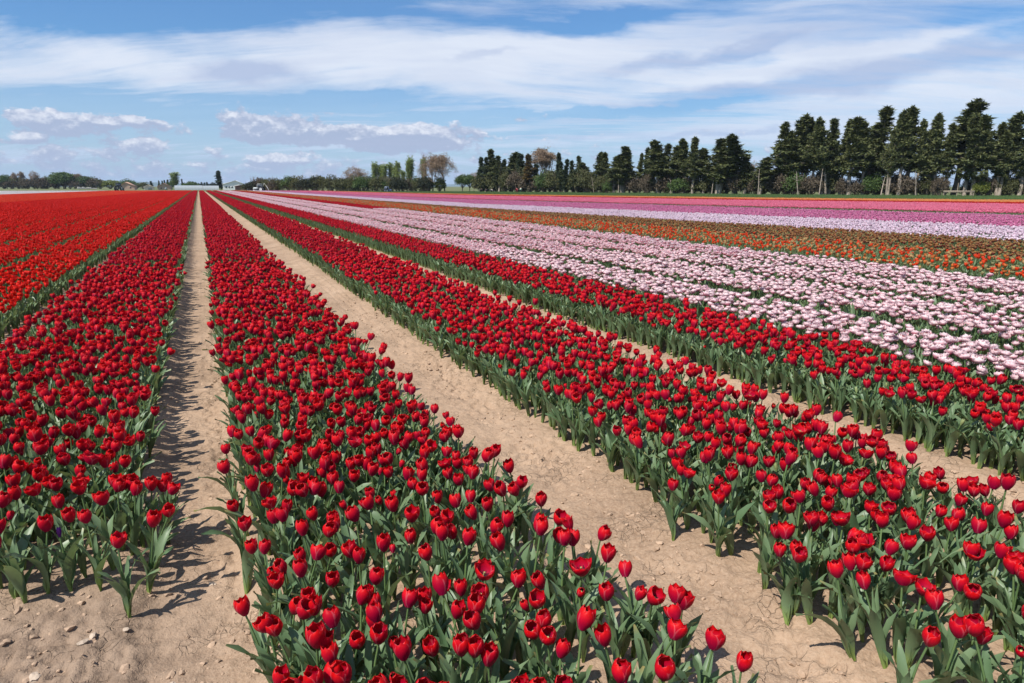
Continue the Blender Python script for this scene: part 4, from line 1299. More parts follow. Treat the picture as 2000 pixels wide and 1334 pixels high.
def sprays(mb, centres, n, rad, size, r, stretch=1.0, up=0.0, mat=0):
    """n small pointed leaf sprays round every centre; one tone per clump"""
    centres = np.asarray(centres, float)
    k = len(centres)
    if k == 0:
        return
    c = np.repeat(centres, n, axis=0)
    rad = np.repeat(np.broadcast_to(rad, (k,)), n)
    off = r.normal(0, 1, (k * n, 3))
    off /= np.linalg.norm(off, axis=1)[:, None]
    off *= (r.random(k * n) ** 0.45)[:, None] * rad[:, None]
    off[:, 2] *= 0.75
    c = c + off
    d = off / (np.linalg.norm(off, axis=1)[:, None] + 1e-6) + r.normal(0, 0.6, (k * n, 3))
    d[:, 2] += up
    d /= np.linalg.norm(d, axis=1)[:, None]
    e = np.cross(d, r.normal(0, 1, (k * n, 3)))
    e /= np.linalg.norm(e, axis=1)[:, None] + 1e-6
    s = size * r.uniform(0.6, 1.4, k * n)[:, None]
    V = np.stack([c - e * s * 0.5, c + e * s * 0.5, c + d * s * 1.3 * stretch], 1).reshape(-1, 3)
    F = np.arange(len(V)).reshape(-1, 3)
    tone = np.repeat(r.random(k), n)
    tone = np.clip(tone + r.normal(0, 0.12, k * n), 0.0, 0.999)
    col = np.repeat(np.c_[np.full(k * n, 0.8), tone, np.full(k * n, 0.5)], 3, axis=0)
    mb.add(V, F, mat, col)


def limb(mb, a, b_, r0, r1, r, wob=0.05, n=4, sides=4, mat=0):
    a, b_ = np.array(a, float), np.array(b_, float)
    t = np.linspace(0, 1, n)[:, None]
    L = np.linalg.norm(b_ - a)
    p = a + (b_ - a) * t + r.normal(0, wob * L, (n, 3)) * np.sin(t * math.pi)
    tube(mb, p, np.linspace(r0, r1, n), sides, mat)
    return p


def conifer(seed, H=12.0, W=3.4, base=0.38, style='cyp', lean=0.0):
    r = np.random.default_rng(seed)
    tr, cr = MB(), MB()
    stems = 2 if (style == 'cyp' and r.random() < 0.5) else 1
    cl = []
    for s_ in range(stems):
        hs = H * (1.0 if s_ == 0 else r.uniform(0.75, 0.93))
        n = 8
        t = np.linspace(0, 1, n)
        bx, by = r.normal(0, 0.25, 2) * s_
        dx = lean * H + r.normal(0, 0.05) * H * 0.35
        pts = np.c_[bx + dx * t ** 1.6 + np.cumsum(r.normal(0, 0.05, n)), by + r.normal(0, 0.03) * H * t + np.cumsum(r.normal(0, 0.05, n)), hs * t]
        tube(tr, pts, np.linspace(0.20, 0.03, n) * (H / 12), 6, 0)
        sect = r.uniform(0.45, 1.3, 7)
        nb = int((92 if style == 'cyp' else 60) / (1.3 if stems == 2 else 1))
        for k in range(nb):
            tt = base + (1 - base) * (k + r.random()) / nb
            tt = min(tt, 0.96)
            q = np.array([np.interp(tt, t, pts[:, i]) for i in range(3)])
            u = (tt - base) / (1 - base)
            if style == 'cyp':
                prof = min(1, (u / 0.14) ** 0.6 if u > 0 else 0) * (1 - u) ** 1.05 + 0.02
            else:
                prof = min(1, (u + 0.12) / 0.30) * (1 - u ** 1.6) ** 0.9 + 0.06
            az = r.uniform(0, 2 * math.pi)
            sec = sect[int(az / (2 * math.pi) * 7) % 7] * (0.7 + 0.6 * abs(math.sin(tt * 17 + sect[0] * 9)))
            Lb = W * 0.5 * prof * sec * r.uniform(0.65, 1.2)
            elv = r.uniform(0.15, 0.6) if style == 'cyp' else r.uniform(0.9, 1.3)
            if style != 'cyp':
                Lb = Lb * 1.25
            d = np.array([math.cos(az) * math.cos(elv), math.sin(az) * math.cos(elv), math.sin(elv)])
            e = q + d * Lb
            e[2] = min(e[2], hs * 1.0)
            if Lb > 0.6:
                limb(tr, q, e, 0.05 * H / 12, 0.015, r, 0.06, 3, 3)
            m = max(2, int(Lb / 0.42))
            for j in range(m):
                f = (j + 0.6) / m
                if style == 'cyp' and u < 0.25 and f < 0.35 and r.random() < 0.6:
                    continue
                cl.append(np.append(q + (e - q) * f + r.normal(0, 0.08, 3), 0.40 * (1.12 - 0.4 * f) * (0.42 + 0.58 * min(1, 1.6 * (1 - u)))))
        for q_, r_q in ((0.02, 0.06), (-0.18, 0.09), (-0.42, 0.13), (-0.7, 0.17)):
            cl.append(np.append(pts[-1] + np.array([0, 0, q_]), r_q))
    # dead snags below the crown
    for k in range(7 if style == 'cyp' else 3):
        tt = r.uniform(0.12, base + 0.1)
        q = np.array([np.interp(tt, t, pts[:, i]) for i in range(3)])
        az = r.uniform(0, 6.28)
        Lb = r.uniform(0.5, 1.4)
        limb(tr, q, q + np.array([math.cos(az) * Lb, math.sin(az) * Lb, Lb * r.uniform(-0.1, 0.7)]), 0.035, 0.01, r, 0.08, 3, 3)
    cl = np.array(cl)
    cl = cl[r.random(len(cl)) < 0.93]
    sprays(cr, cl[:, :3], 32, cl[:, 3] * (W / 3.4) ** 0.5 * r.uniform(0.55, 1.15, len(cl)), 0.165, r, 1.5, 0.35)
    return tr, cr


def bare(seed, H=11.0, W=8.0, upright=False, depth=7, buds=True):
    r = np.random.default_rng(seed)
    tr, cr = MB(), MB()
    tips = []

    def grow(p, d, L, rad, lev):
        n = 3
        e = p + d * L + r.normal(0, 0.05 * L, 3)
        mid = (p + e) / 2 + r.normal(0, 0.05 * L, 3)
        tube(tr, [p, mid, e], [rad, rad * 0.85, rad * 0.68], 5 if lev < 2 else 3, 0)
        if lev >= depth:
            tips.append(e)
            return
        k = 3 if (lev < 4 or r.random() < 0.5) else 2
        for i in range(k):
            dd = d + r.normal(0, 0.42 if not upright else 0.27, 3) * (1.0 if lev > 0 else 1.35)
            dd[2] += 0.10 if not upright else 0.26
            dd[:2] *= (W / H) ** 0.5 * 1.15
            dd /= np.linalg.norm(dd)
            grow(e, dd, L * r.uniform(0.72, 0.95), rad * 0.62, lev + 1)
    grow(np.zeros(3), np.array([0, 0, 1.0]), H * 0.15, H * 0.020, 0)
    V = np.concatenate(tr.V)
    top = np.percentile(V[:, 2], 99.9)
    wid = np.percentile(np.abs(V[:, :2]), 99.0) * 2
    S = np.array([W / wid, W / wid, H / top])
    tr.V = [v * S for v in tr.V]
    tips = np.array(tips) * S
    if buds:
        sprays(cr, tips, 5, 0.45, 0.11, r, 1.8)
    return tr, cr


def bushy(seed, H=3.0, W=4.0, tree=False, dense=1.0, twigs=6, ragged=0.25):
    r = np.random.default_rng(seed)
    tr, cr = MB(), MB()
    h0 = H * 0.25 if tree else 0.0
    if tree:
        tube(tr, [(0, 0, 0), (0.05, 0, h0), (0, 0.05, H * 0.6)], [0.05 * W ** 0.5 * 1.3, 0.045 * W ** 0.5, 0.03], 6, 0)
    cl = []
    n = int(95 * dense)
    lobes = r.normal(0, 1, (7, 3))
    lobes /= np.linalg.norm(lobes, axis=1)[:, None]
    la = r.uniform(-ragged, ragged * 1.2, 7)
    for k in range(n):
        d = r.normal(0, 1, 3)
        d /= np.linalg.norm(d)
        if d[2] < -0.35:
            d[2] *= -0.5
        f = 1 + sum(a * max(0, float(d @ l)) ** 3 for a, l in zip(la, lobes))
        rad = f * r.uniform(0.45, 1.0) ** 0.5
        c = np.array([d[0] * W / 2 * rad * 0.86, d[1] * W / 2 * rad * 0.86, h0 + (H - h0) * (0.44 + 0.46 * d[2] * rad)])
        cl.append(c)
        if k % 3 == 0:
            limb(tr, (r.normal(0, 0.08), r.normal(0, 0.08), h0 * 0.9), c, 0.03, 0.008, r, 0.05, 3, 3)
    cl = np.array(cl)
    cl[:, 2] = np.maximum(cl[:, 2], 0.15)
    sprays(cr, cl, 26, 0.15 * (W + H) / 2, 0.030 * (W + H) / 2 + 0.04, r, 1.2)
    for k in range(twigs):
        a = cl[r.integers(len(cl))]
        limb(tr, a, a + np.array([r.normal(0, 0.12), r.normal(0, 0.12), 1]) * H * r.uniform(0.25, 0.5), 0.018, 0.006, r, 0.04, 3, 3)
    return tr, cr


def twiggy(seed, H=4.5, W=3.0):
    r = np.random.default_rng(seed)
    tr, cr = MB(), MB()
    for k in range(24):
        a = np.array([r.normal(0, 0.2), r.normal(0, 0.2), 0])
        az = r.uniform(0, 6.28)
        sp = r.uniform(0, W / 2)
        e = np.array([math.cos(az) * sp, math.sin(az) * sp, H * r.uniform(0.6, 1.0)])
        p = limb(tr, a, e, 0.045, 0.012, r, 0.05, 4, 3)
        for j in range(3):
            q = p[2] + (p[3] - p[2]) * r.random()
            limb(tr, q, q + np.array([r.normal(0, 0.3), r.normal(0, 0.3), r.uniform(0.4, 0.9)]), 0.02, 0.008, r, 0.05, 3, 3)
    return tr, cr


def poplar(seed, H=12.0, W=2.6):
    r = np.random.default_rng(seed)
    tr, cr = MB(), MB()
    tube(tr, [(0, 0, 0), (0.05, 0.03, H * 0.5), (0, 0, H * 0.97)], [0.20, 0.12, 0.02], 6, 0)
    cl = []
    for k in range(90):
        tt = r.uniform(0.10, 0.9)
        az = r.uniform(0, 6.28)
        prof = math.sin(min(1, (tt + 0.05)) * math.pi) ** 0.5
        L = W * 0.75 * prof * r.uniform(0.5, 1.1)
        q = np.array([0, 0, H * tt * 0.9])
        rise = L * r.uniform(2.0, 3.0)
        e = q + np.array([math.cos(az) * L * 0.62, math.sin(az) * L * 0.62, rise])
        e[2] = min(e[2], H)
        limb(tr, q, e, 0.04, 0.01, r, 0.03, 3, 3)
        for f in (0.35, 0.6, 0.8, 1.0):
            if r.random() < 0.85:
                cl.append(q + (e - q) * f)
    sprays(cr, cl, 15, 0.36, 0.17, r, 1.2, 0.3)
    return tr, cr


def protos_of(fn, seeds, bark, leafm, **kw):
    out = []
    for s_ in seeds:
        tr, cr = fn(s_, **kw)
        out.append((tr.mesh("trunk", [bark], True), cr.mesh("crown", [leafm], False) if cr.V else None))
    return out


PR = {
    'cyp': [p for i in range(9) for p in protos_of(conifer, [50 + i], BARK, LF['cyp'], H=12.0, W=3.4, base=(0.30, 0.26, 0.36, 0.22, 0.30, 0.34, 0.28, 0.36, 0.24)[i], style='cyp')],
    'lean': [p for i in range(3) for p in protos_of(conifer, [80 + i], BARK, LF['cyp'], H=12.0, W=4.2, base=0.36, style='cyp', lean=(-0.22, -0.16, -0.10)[i])],
    'slim': protos_of(conifer, [90, 91, 92, 93], BARKD, LF['slim'], H=9.0, W=1.9, base=0.10, style='slim'),
    'rust': protos_of(conifer, [97], BARKD, LF['rust'], H=9.0, W=2.6, base=0.25, style='cyp'),
    'poplar': protos_of(poplar, [100, 101, 102, 103], BARK, LF['poplar']),
    'bare': protos_of(bare, [110, 111, 112], TWIG, LF['bud'], H=11.0, W=8.0) + protos_of(bare, [113], TWIG, LF['bud'], H=11.0, W=6.0, upright=True),
    'green': protos_of(bushy, [120, 121], BARKD, LF['green'], twigs=2),
    'greent': protos_of(bushy, [122, 123], BARKD, LF['green'], H=6.0, W=5.0, tree=True, dense=1.6, twigs=3),
    'yellow': protos_of(bushy, [124, 125], BARKD, LF['yellow'], dense=1.2, twigs=1),
    'olive': protos_of(bushy, [126, 127, 128], BARKD, LF['olive'], twigs=8),
    'brown': protos_of(bushy, [130, 131, 132], TWIG, LF['brown'], twigs=14),
    'dark': protos_of(bushy, [134, 135], BARKD, LF['dark'], twigs=1),
    'ivy': protos_of(bushy, [136], BARKD, LF['ivy'], H=5.0, W=2.4, dense=1.4, twigs=0),
    'twig': protos_of(twiggy, [140, 141, 142], TWIG, LF['bud']),
}
DIM = {'cyp': (12.0, 3.4), 'lean': (12.0, 4.2), 'slim': (9.0, 1.9), 'rust': (9.0, 2.6), 'poplar': (12.0, 2.6), 'bare': (11.0, 8.0), 'green': (3.0, 4.0), 'greent': (6.0, 5.0),
       'yellow': (3.0, 4.0), 'olive': (3.0, 4.0), 'brown': (3.0, 4.0), 'dark': (3.0, 4.0), 'ivy': (5.0, 2.4), 'twig': (4.5, 3.0)}
cnt = {}


def plant_tree(kind, x, y, h, w, name, label, cat, group=None, rz=None, bark_name='trunk', crown_name='crown', wf=1.0):
    i = cnt.get(kind, 0)
    cnt[kind] = i + 1
    tr, cr = PR[kind][i % len(PR[kind])]
    H, W = DIM[kind]
    root = bpy.data.objects.new(name, None)
    COL.objects.link(root)
    root.location = (x, y, -0.02)
    root.rotation_euler = (0, 0, rz if rz is not None else (i * 2.399) % 6.283)
    root.scale = (w * wf / W, w * wf / W, h / H)
    tag(root, label, cat, group)
    o = bpy.data.objects.new(bark_name, tr)
    COL.objects.link(o)
    o.parent = root
    if cr is not None:
        c = bpy.data.objects.new(crown_name, cr)
        COL.objects.link(c)
        c.parent = root
    return root


ORD = ['first', 'second', 'third', 'fourth', 'fifth', 'sixth', 'seventh', 'eighth', 'ninth', 'tenth', 'eleventh', 'twelfth', 'thirteenth', 'fourteenth', 'fifteenth', 'sixteenth',
       'seventeenth', 'eighteenth', 'nineteenth', 'twentieth', 'twenty-first', 'twenty-second', 'twenty-third', 'twenty-fourth', 'twenty-fifth', 'twenty-sixth', 'twenty-seventh', 'twenty-eighth', 'twenty-ninth', 'thirtieth']
nL = sum(1 for t in WINDBREAK if t[0] in ('slim', 'rust') or True) and 36
gi_ = {'a': 0, 'b': 0, 'c': 0}
for i, (k, x, y, h, w) in enumerate(WINDBREAK):
    sec = 'a' if i < 17 else 'b' if i < 36 else 'c'
    nth = ORD[gi_[sec]]
    gi_[sec] += 1
    if k == 'lean':
        adj = "wind-bent cypress leaning left"
    elif k == 'slim':
        adj = "slim dark cypress"
    elif k == 'rust':
        adj = "rusty brown cypress"
    else:
        adj = "broad dark cypress"
    where = {'a': "left third", 'b': "middle", 'c': "tall right group"}[sec]
    if i >= 58:
        lab = "%s at the far right end of the windbreak" % adj
    lab = "%s, %s from left in the %s of the windbreak" % (adj, nth, where)
    wf = 2.1 if k in ('cyp', 'lean') else 1.5
    t = plant_tree(k, x, y, h, w, 'cypress_tree', lab, 'cypress', 'cypresses of the windbreak', rz=(0.42 + (i % 5 - 2) * 0.2) if k == 'lean' else None, wf=wf)

used = {}
for (k, x, y, h, w) in MIDTREES:
    j = used.get(k, 0)
    used[k] = j + 1
    if k == 'bare':
        lab = ["round leafless tree at the left of the poplars behind the hedge", "tall leafless tree with upright twigs beside the dark poplar", "broad leafless tree right of the upright leafless one",
               "large leafless plane tree rising behind the dark cypresses", "thin leafless tree between the green trees and the windbreak", "leafless snag in the gap of the windbreak"][j]
        plant_tree('bare', x, y, h, w * 1.3, 'bare_tree', lab, 'bare tree', 'leafless trees', crown_name='twigs')
    elif k == 'poplar':
        lab = "columnar green poplar, %s from the left behind the hedge" % ORD[j]
        plant_tree('poplar', x, y, h, w * 1.1, 'poplar_tree', lab, 'poplar', 'poplars behind the hedge')
    elif k == 'green':
        lab = ["loose pale green tree left of the darker green one", "bushy green tree just left of the windbreak"][j]
        plant_tree('greent', x, y, h, w * 1.15, 'green_tree', lab, 'tree', 'green trees left of the windbreak')
    else:
        lab = ["dark ivy mass on the foot of the upright leafless tree", "lighter green ivy mass at the foot of the broad leafless tree"][j]
        plant_tree('ivy', x, y, h, w * 1.2, 'ivy_bush', lab, 'ivy')
NM = {'green': ('green_bush', 'bush'), 'yellow': ('yellow_green_bush', 'bush'), 'olive': ('olive_bush', 'bush'), 'brown': ('dry_bush', 'bush'), 'dark': ('dark_bush', 'bush'), 'ivy': ('ivy_bush', 'ivy'),
      'slim': ('cypress_tree', 'cypress'), 'poplar': ('poplar_tree', 'poplar'), 'bare': ('bare_tree', 'bare tree'), 'twig': ('twiggy_shrub', 'shrub')}
COLW = {'green': 'green', 'yellow': 'yellow green', 'olive': 'olive coloured', 'brown': 'dry brown', 'dark': 'dark'}
rf = np.random.default_rng(66)
FILL = []
for q in range(16):
    a_ = -114 + q * 3.6 + rf.normal(0, 0.6)
    FILL.append((('brown', 'dark', 'olive', 'brown')[q % 4], a_, 536 - 0.45 * (a_ + 116) + rf.uniform(4, 10), rf.uniform(5.0, 7.6), rf.uniform(6, 9)))
FARTREES = FARTREES + FILL
fu = {}
for (k, x, y, h, w) in FARTREES:
    j = fu.get(k, 0)
    fu[k] = j + 1
    nm, cat = NM[k]
    if k in COLW:
        side = "far left tree line" if x < -58 else "bushes before the farm buildings"
        lab = "%s bush, %s of its colour from the left in the distant %s" % (COLW[k], ORD[j], "tree line")
        kk = 'greent' if (k in ('green', 'yellow', 'olive') and h > 7) else k
        plant_tree(kk, x, y, h * 1.1, w * 1.45, nm, lab, cat, 'bushes of the distant tree line')
    elif k == 'slim':
        lab = ["first small dark cypress of the cluster left of the tall poplar", "second small dark cypress of the cluster left of the tall poplar", "third small dark cypress of the cluster left of the tall poplar",
               "fourth small dark cypress of the cluster left of the tall poplar", "fifth small dark cypress, nearest the tall poplar", "small dark cypress just right of the tall poplar",
               "broad dark cypress with thin spire standing beside the white barn"][j]
        plant_tree('slim', x, y, h, w, nm, lab, cat)
    elif k == 'poplar':
        plant_tree('poplar', x, y, h, w * 1.2, nm, "tall dense green poplar standing alone on the horizon left of the tracks", cat)
    else:
        plant_tree('bare', x, y, h, w, nm, "leafless grey brown tree, %s from the left on the far left horizon" % ORD[j], cat, 'leafless trees on the far left', crown_name='twigs')
for (k, x, y, h, w) in DISTANT:
    plant_tree('dark' if k == 'dark' else 'slim', x, y, h, w, 'distant_tree', "small bluish dark tree in the distant line between poplar and broad cypress", 'tree', 'distant trees behind the greenhouses')
for (k, x, y, h, w) in HEDGE:
    if k == 'twig':
        plant_tree('twig', x, y, h, w, 'twiggy_shrub', "leafless twiggy shrub standing up out of the long hedge", 'shrub', 'twiggy shrubs of the hedge', bark_name='stems')
    else:
        plant_tree(k, x, y, h * 1.15, w * 1.35, NM[k][0], "%s bush of the long hedge behind the tulips" % COLW[k], 'bush', COLW[k] + ' bushes of the hedge', bark_name='stems', crown_name='foliage')
for (k, x, y, h, w) in UNDER:
    lab = "%s bush of the scrub under the windbreak cypresses" % COLW[k]
    g = COLW[k] + ' bushes under the windbreak'
    if k == 'yellow':
        lab, g = "fresh bright green bush under the tall cypresses at right", None
    plant_tree('yellow' if k == 'yellow' else k, x, y, h if k == 'yellow' else h * (1.55 if y < 140 else 1.25), w * 1.35, NM[k][0], lab, 'bush', g, bark_name='stems', crown_name='foliage')

for i_, (k, x, y, h, w) in enumerate([u_ for u_ in UNDER if u_[0] != 'yellow']):
    k = ('olive', 'brown', 'dark')[i_ % 3]
    f_ = 1 + 3.2 / math.hypot(x, y)
    plant_tree(k, x * f_, y * f_, h * 1.25, w * 1.5, NM[k][0], "%s bush in the back row of the scrub behind the windbreak trunks" % COLW[k], 'bush', COLW[k] + ' bushes behind the windbreak trunks', bark_name='stems', crown_name='foliage')

# bare standing trunks between the scrub
rt = np.random.default_rng(77)
for i, (x, y, h) in enumerate(TRUNKS):
    m = MB()
    n = 7
    t = np.linspace(0, 1, n)
    ln = rt.normal(0, 0.25)
    tube(m, np.c_[ln * h * t + np.cumsum(rt.normal(0, 0.03, n)), np.cumsum(rt.normal(0, 0.03, n)), h * t], np.linspace(0.11, 0.04, n), 6, 0, cap=True)
    for k in range(4):
        q = np.array([ln * h * 0.7, 0, h * rt.uniform(0.5, 0.95)])
        limb(m, q, q + np.array([rt.normal(0, 0.6), rt.normal(0, 0.4), rt.uniform(0.1, 0.8)]), 0.03, 0.01, rt, 0.08, 3, 3)
    o = m.build('dead_trunk', [BARK])
    o.location = (x, y, -0.02)
    tag(o, "pale dead trunk, %s from the left, standing before the windbreak scrub" % ORD[i], 'dead tree', 'pale dead trunks')

# ------------------------------------------------------------------ grass verge in front of the trees
GRASSM = leaf_mat("grass_blades", (0.075, 0.135, 0.040), (0.11, 0.17, 0.055), (0.09, 0.13, 0.04), 0.6, 0.25, 0.3)
gsrc = []
for q in range(3):
    r = np.random.default_rng(500 + q)
    m = MB()
    n = 220
    c = np.c_[r.uniform(-1, 1, (n, 2)), np.zeros(n)]
    az = r.uniform(0, 6.28, n)
    e = np.c_[np.cos(az), np.sin(az), np.zeros(n)] * 0.035
    tip = c + np.c_[r.normal(0, 0.06, (n, 2)), r.uniform(0.12, 0.34, n)]
    V = np.stack([c - e, c + e, tip], 1).reshape(-1, 3)
    m.add(V, np.arange(3 * n).reshape(-1, 3), 0, np.repeat(np.c_[np.full(n, .7), r.random(n), np.full(n, .5)], 3, axis=0))
    gsrc.append(m.mesh("grass_tuft", [GRASSM], False))
r = np.random.default_rng(8)
pts = []
BLX, BLY = [13.6, 42.3, 70, 89.9, 111.6, 150], [239.2, 204, 173, 92.2, 63.4, 12]
for yy in np.arange(10, 236, 1.5):
    a = float(E_OG(yy)) + 0.6
    c = float(np.interp(yy, BLY[::-1], BLX[::-1])) + 3
    if c > a:
        xs = np.arange(a, c, 1.5) + r.normal(0, 0.3)
        ys = yy + r.normal(0, 0.3, len(xs))
        ok = in_view(xs, ys, 3)
        pts += list(zip(xs[ok], ys[ok]))
pts = np.array(pts)
n = len(pts)
scatter("verge_grass", gsrc, np.c_[pts, np.zeros(n)], np.c_[np.zeros((n, 2)), r.uniform(0, 6.28, n)], np.c_[np.ones((n, 2)), r.uniform(0.7, 1.3, n)], r.integers(0, 3, n),
        "green grass strip between the last tulips and the windbreak", "grass")
vm, nt, b, out = mat_new("grass_ground")
g = b.new('ShaderNodeNewGeometry')
nn = b.noise(g.outputs['Position'], 0.3, 6, 0.65)
p = b.new('ShaderNodeBsdfPrincipled')
b.put(p.inputs['Base Color'], b.ramp(nn, [(0.3, (0.06, 0.105, 0.034)), (0.55, (0.09, 0.145, 0.048)), (0.75, (0.125, 0.165, 0.065))]))
p.inputs['Roughness'].default_value = 0.9
nt.links.new(p.outputs[0], out.inputs[0])
m = MB()
ys = np.linspace(-40, 232, 60)
a = E_OG(ys) + 0.35
c = np.interp(ys, [-40] + BLY[::-1], [190] + BLX[::-1]) + 14
V = np.stack([np.c_[a, ys, np.full(60, 0.012)], np.c_[np.maximum(c, a + 0.1), ys, np.full(60, 0.012)]], 0).reshape(-1, 3)
m.add(V, np.c_[np.arange(59), np.arange(59) + 60, np.arange(59) + 61, np.arange(59) + 1], 0)
tag(m.build("grass_verge", [vm]), "mown green strip of grass before the windbreak", kind='structure')

# ------------------------------------------------------------------ hills on the horizon
HILLM = simple("hill_woods", (0.05, 0.085, 0.060), 0.95, var=0.3, scale=0.004)
m = MB()
nx = 140
for li, (dist, hh, a0, a1, sd) in enumerate([(7000, 95, -52, -16, 1), (9000, 62, -30, 8, 2), (9500, 60, 10, 48, 3)]):
    az = np.radians(np.linspace(a0, a1, nx)) + YAW
    prof = np.zeros(nx)
    for o_, am in ((1.3, 0.5), (3.1, 0.3), (7.0, 0.14), (19, 0.06)):
        prof += am * vnoise(np.linspace(0, 1, nx) * 3, np.full(nx, sd * 5.3), o_, sd + 40)
    prof = prof * hh * np.sin(np.linspace(0.03, 0.97, nx) * math.pi) ** 0.6
    rows = []
    for f, zf in ((0.0, 0.0), (300.0, 0.45), (800.0, 1.0), (1500.0, 0.7), (2200.0, 0.0)):
        d = dist + f
        rows.append(np.c_[np.sin(az) * d, np.cos(az) * d, prof * zf - (3 if zf == 0 else 0)])
    V = np.stack(rows, 0).reshape(-1, 3)
    F = grid_faces(5, nx)[:, ::-1]
    m.add(V, F, 0)
tag(m.build("hills", [HILLM]), "low blue wooded hills on the far horizon", kind='structure')

# ------------------------------------------------------------------ farm buildings far down the rows
WHITEW = simple("white_wall", (0.78, 0.77, 0.74), 0.7, var=0.05)
WHITER = simple("white_roof", (0.74, 0.75, 0.76), 0.5, var=0.06)
BROWNR = simple("red_brown_sheet", (0.16, 0.075, 0.06), 0.7, var=0.2)
GLASSW = simple("window_dark", (0.05, 0.06, 0.08), 0.2)
PLAST = simple("greenhouse_film", (0.30, 0.33, 0.34), 0.35, var=0.1)
FRAMEM = simple("greenhouse_frame", (0.35, 0.36, 0.36), 0.5)
TANM = simple("tan_wall", (0.42, 0.29, 0.22), 0.85, var=0.2)
CREAM = simple("cream_sheet", (0.62, 0.56, 0.48), 0.8, var=0.15)
ROOFT = simple("tile_roof", (0.36, 0.22, 0.16), 0.85, var=0.2)


def gable(name, x, y, w, d, he, hr, ridge, rz, mw, mr, label, cat, wins=(), door=None):
    """w along the front, ridge = where the gable peak stands along the front (0..1)"""
    root = empty(name, (x, y, 0), rz, label, cat)
    m = MB()
    px = -w / 2 + w * ridge
    V = [(-w / 2, 0, 0), (w / 2, 0, 0), (w / 2, 0, he), (px, 0, hr), (-w / 2, 0, he), (-w / 2, d, 0), (w / 2, d, 0), (w / 2, d, he), (px, d, hr), (-w / 2, d, he)]
    m.add(V, [(0, 1, 2, 3)], 0)
    m.add(V, [(0, 3, 4)], 0)
    m.add(V, [(6, 5, 9, 8)], 0)
    m.add(V, [(6, 8, 7)], 0)
    m.add(V, [(1, 6, 7, 2), (5, 0, 4, 9)], 0)
    m.build('wall', [mw], root, smooth=False)
    for s_, (xa, za, xb, zb) in enumerate(((-w / 2 - 0.3, he - 0.1, px, hr + 0.02), (px, hr + 0.02, w / 2 + 0.3, he - 0.1))):
        m = MB()
        V = [(xa, -0.4, za), (xb, -0.4, zb), (xb, d + 0.4, zb), (xa, d + 0.4, za)]
        V += [(a_, b2, c_ + 0.16) for a_, b2, c_ in V]
        m.add(V, [(0, 3, 2, 1), (4, 5, 6, 7), (0, 1, 5, 4), (1, 2, 6, 5), (2, 3, 7, 6), (3, 0, 4, 7)], 0)
        m.build('roof', [mr], root, smooth=False)
    for (wx, wz, ww, wh) in wins:
        m = MB()
        box(m, (wx, -0.03, wz), (ww, 0.08, wh))
        f = m.build('window', [mw], root, smooth=False)
        m = MB()
        box(m, (wx, -0.06, wz), (ww * 0.82, 0.06, wh * 0.82))
        m.build('pane', [GLASSW], f, smooth=False)
    if door:
        m = MB()
        box(m, (door[0], -0.04, door[2] / 2), (door[1], 0.08, door[2]))
        m.build('door', [FRAMEM], root, smooth=False)
    return root


gable('barn', 14.6, 344.5, 9.0, 14, 2.6, 4.1, 0.62, -0.04, WHITEW, WHITER, "white barn with a low gable roof right of the broad cypress", 'barn', wins=[(-3.1, 1.3, 0.8, 0.8), (-1.9, 1.3, 0.8, 0.8), (-0.7, 1.3, 0.8, 0.8)])
gable('shed', 18.3, 322.0, 8.2, 5, 1.6, 2.1, 0.35, -0.05, BROWNR, BROWNR, "long low red brown shed in front of the white barn", 'shed', door=(1.0, 1.6, 1.4))
gable('farmhouse', -14.4, 357, 5.6, 8, 1.4, 2.9, 0.5, 0.02, TANM, ROOFT, "low tan farmhouse with tiled roof below the dark cypresses", 'house', wins=[(-1.2, 0.8, 0.6, 0.6)], door=(0.6, 0.9, 1.2))
gable('storehouse', -20.8, 362, 4.2, 6, 1.2, 2.2, 0.45, 0.05, CREAM, CREAM, "small cream coloured store left of the tan farmhouse", 'store', door=(0.3, 1.4, 1.0))
gable('cottage', -30.4, 372, 6.0, 6, 1.6, 3.4, 0.4, -0.1, TANM, ROOFT, "small house with tiled roof among bushes left of the cream store", 'house', wins=[(1.2, 1.1, 0.7, 0.7)])


def greenhouse(x, y, L, w, h, rz, label):
    root = empty('greenhouse', (x, y, 0), rz, label, 'greenhouse', 'greenhouses at the end of the field')
    m = MB()
    th = np.linspace(0, math.pi, 9)
    prof = np.c_[np.cos(th) * w / 2, np.sin(th) * h]
    xs = np.array([-L / 2, L / 2])
    V = np.array([(a_, p_[0], p_[1]) for a_ in xs for p_ in prof])
    m.add(V, grid_faces(2, 9), 0)
    m.add(V[:9], [list(range(9))], 0)
    m.add(V[9:], [list(range(8, -1, -1))], 0)
    m.build('film', [PLAST], root)
    for k in range(9):
        m = MB()
        xx = -L / 2 + L * k / 8
        tube(m, np.c_[np.full(9, xx), prof * 1.012], 0.05, 4)
        m.build('hoop', [FRAMEM], root)


greenhouse(-4.2, 352, 11.5, 5, 2.0, 0.0, "left one of the two pale film greenhouses at the end of the rows")
greenhouse(4.6, 352, 7.6, 5, 1.9, 0.0, "right one of the two pale film greenhouses at the end of the rows")

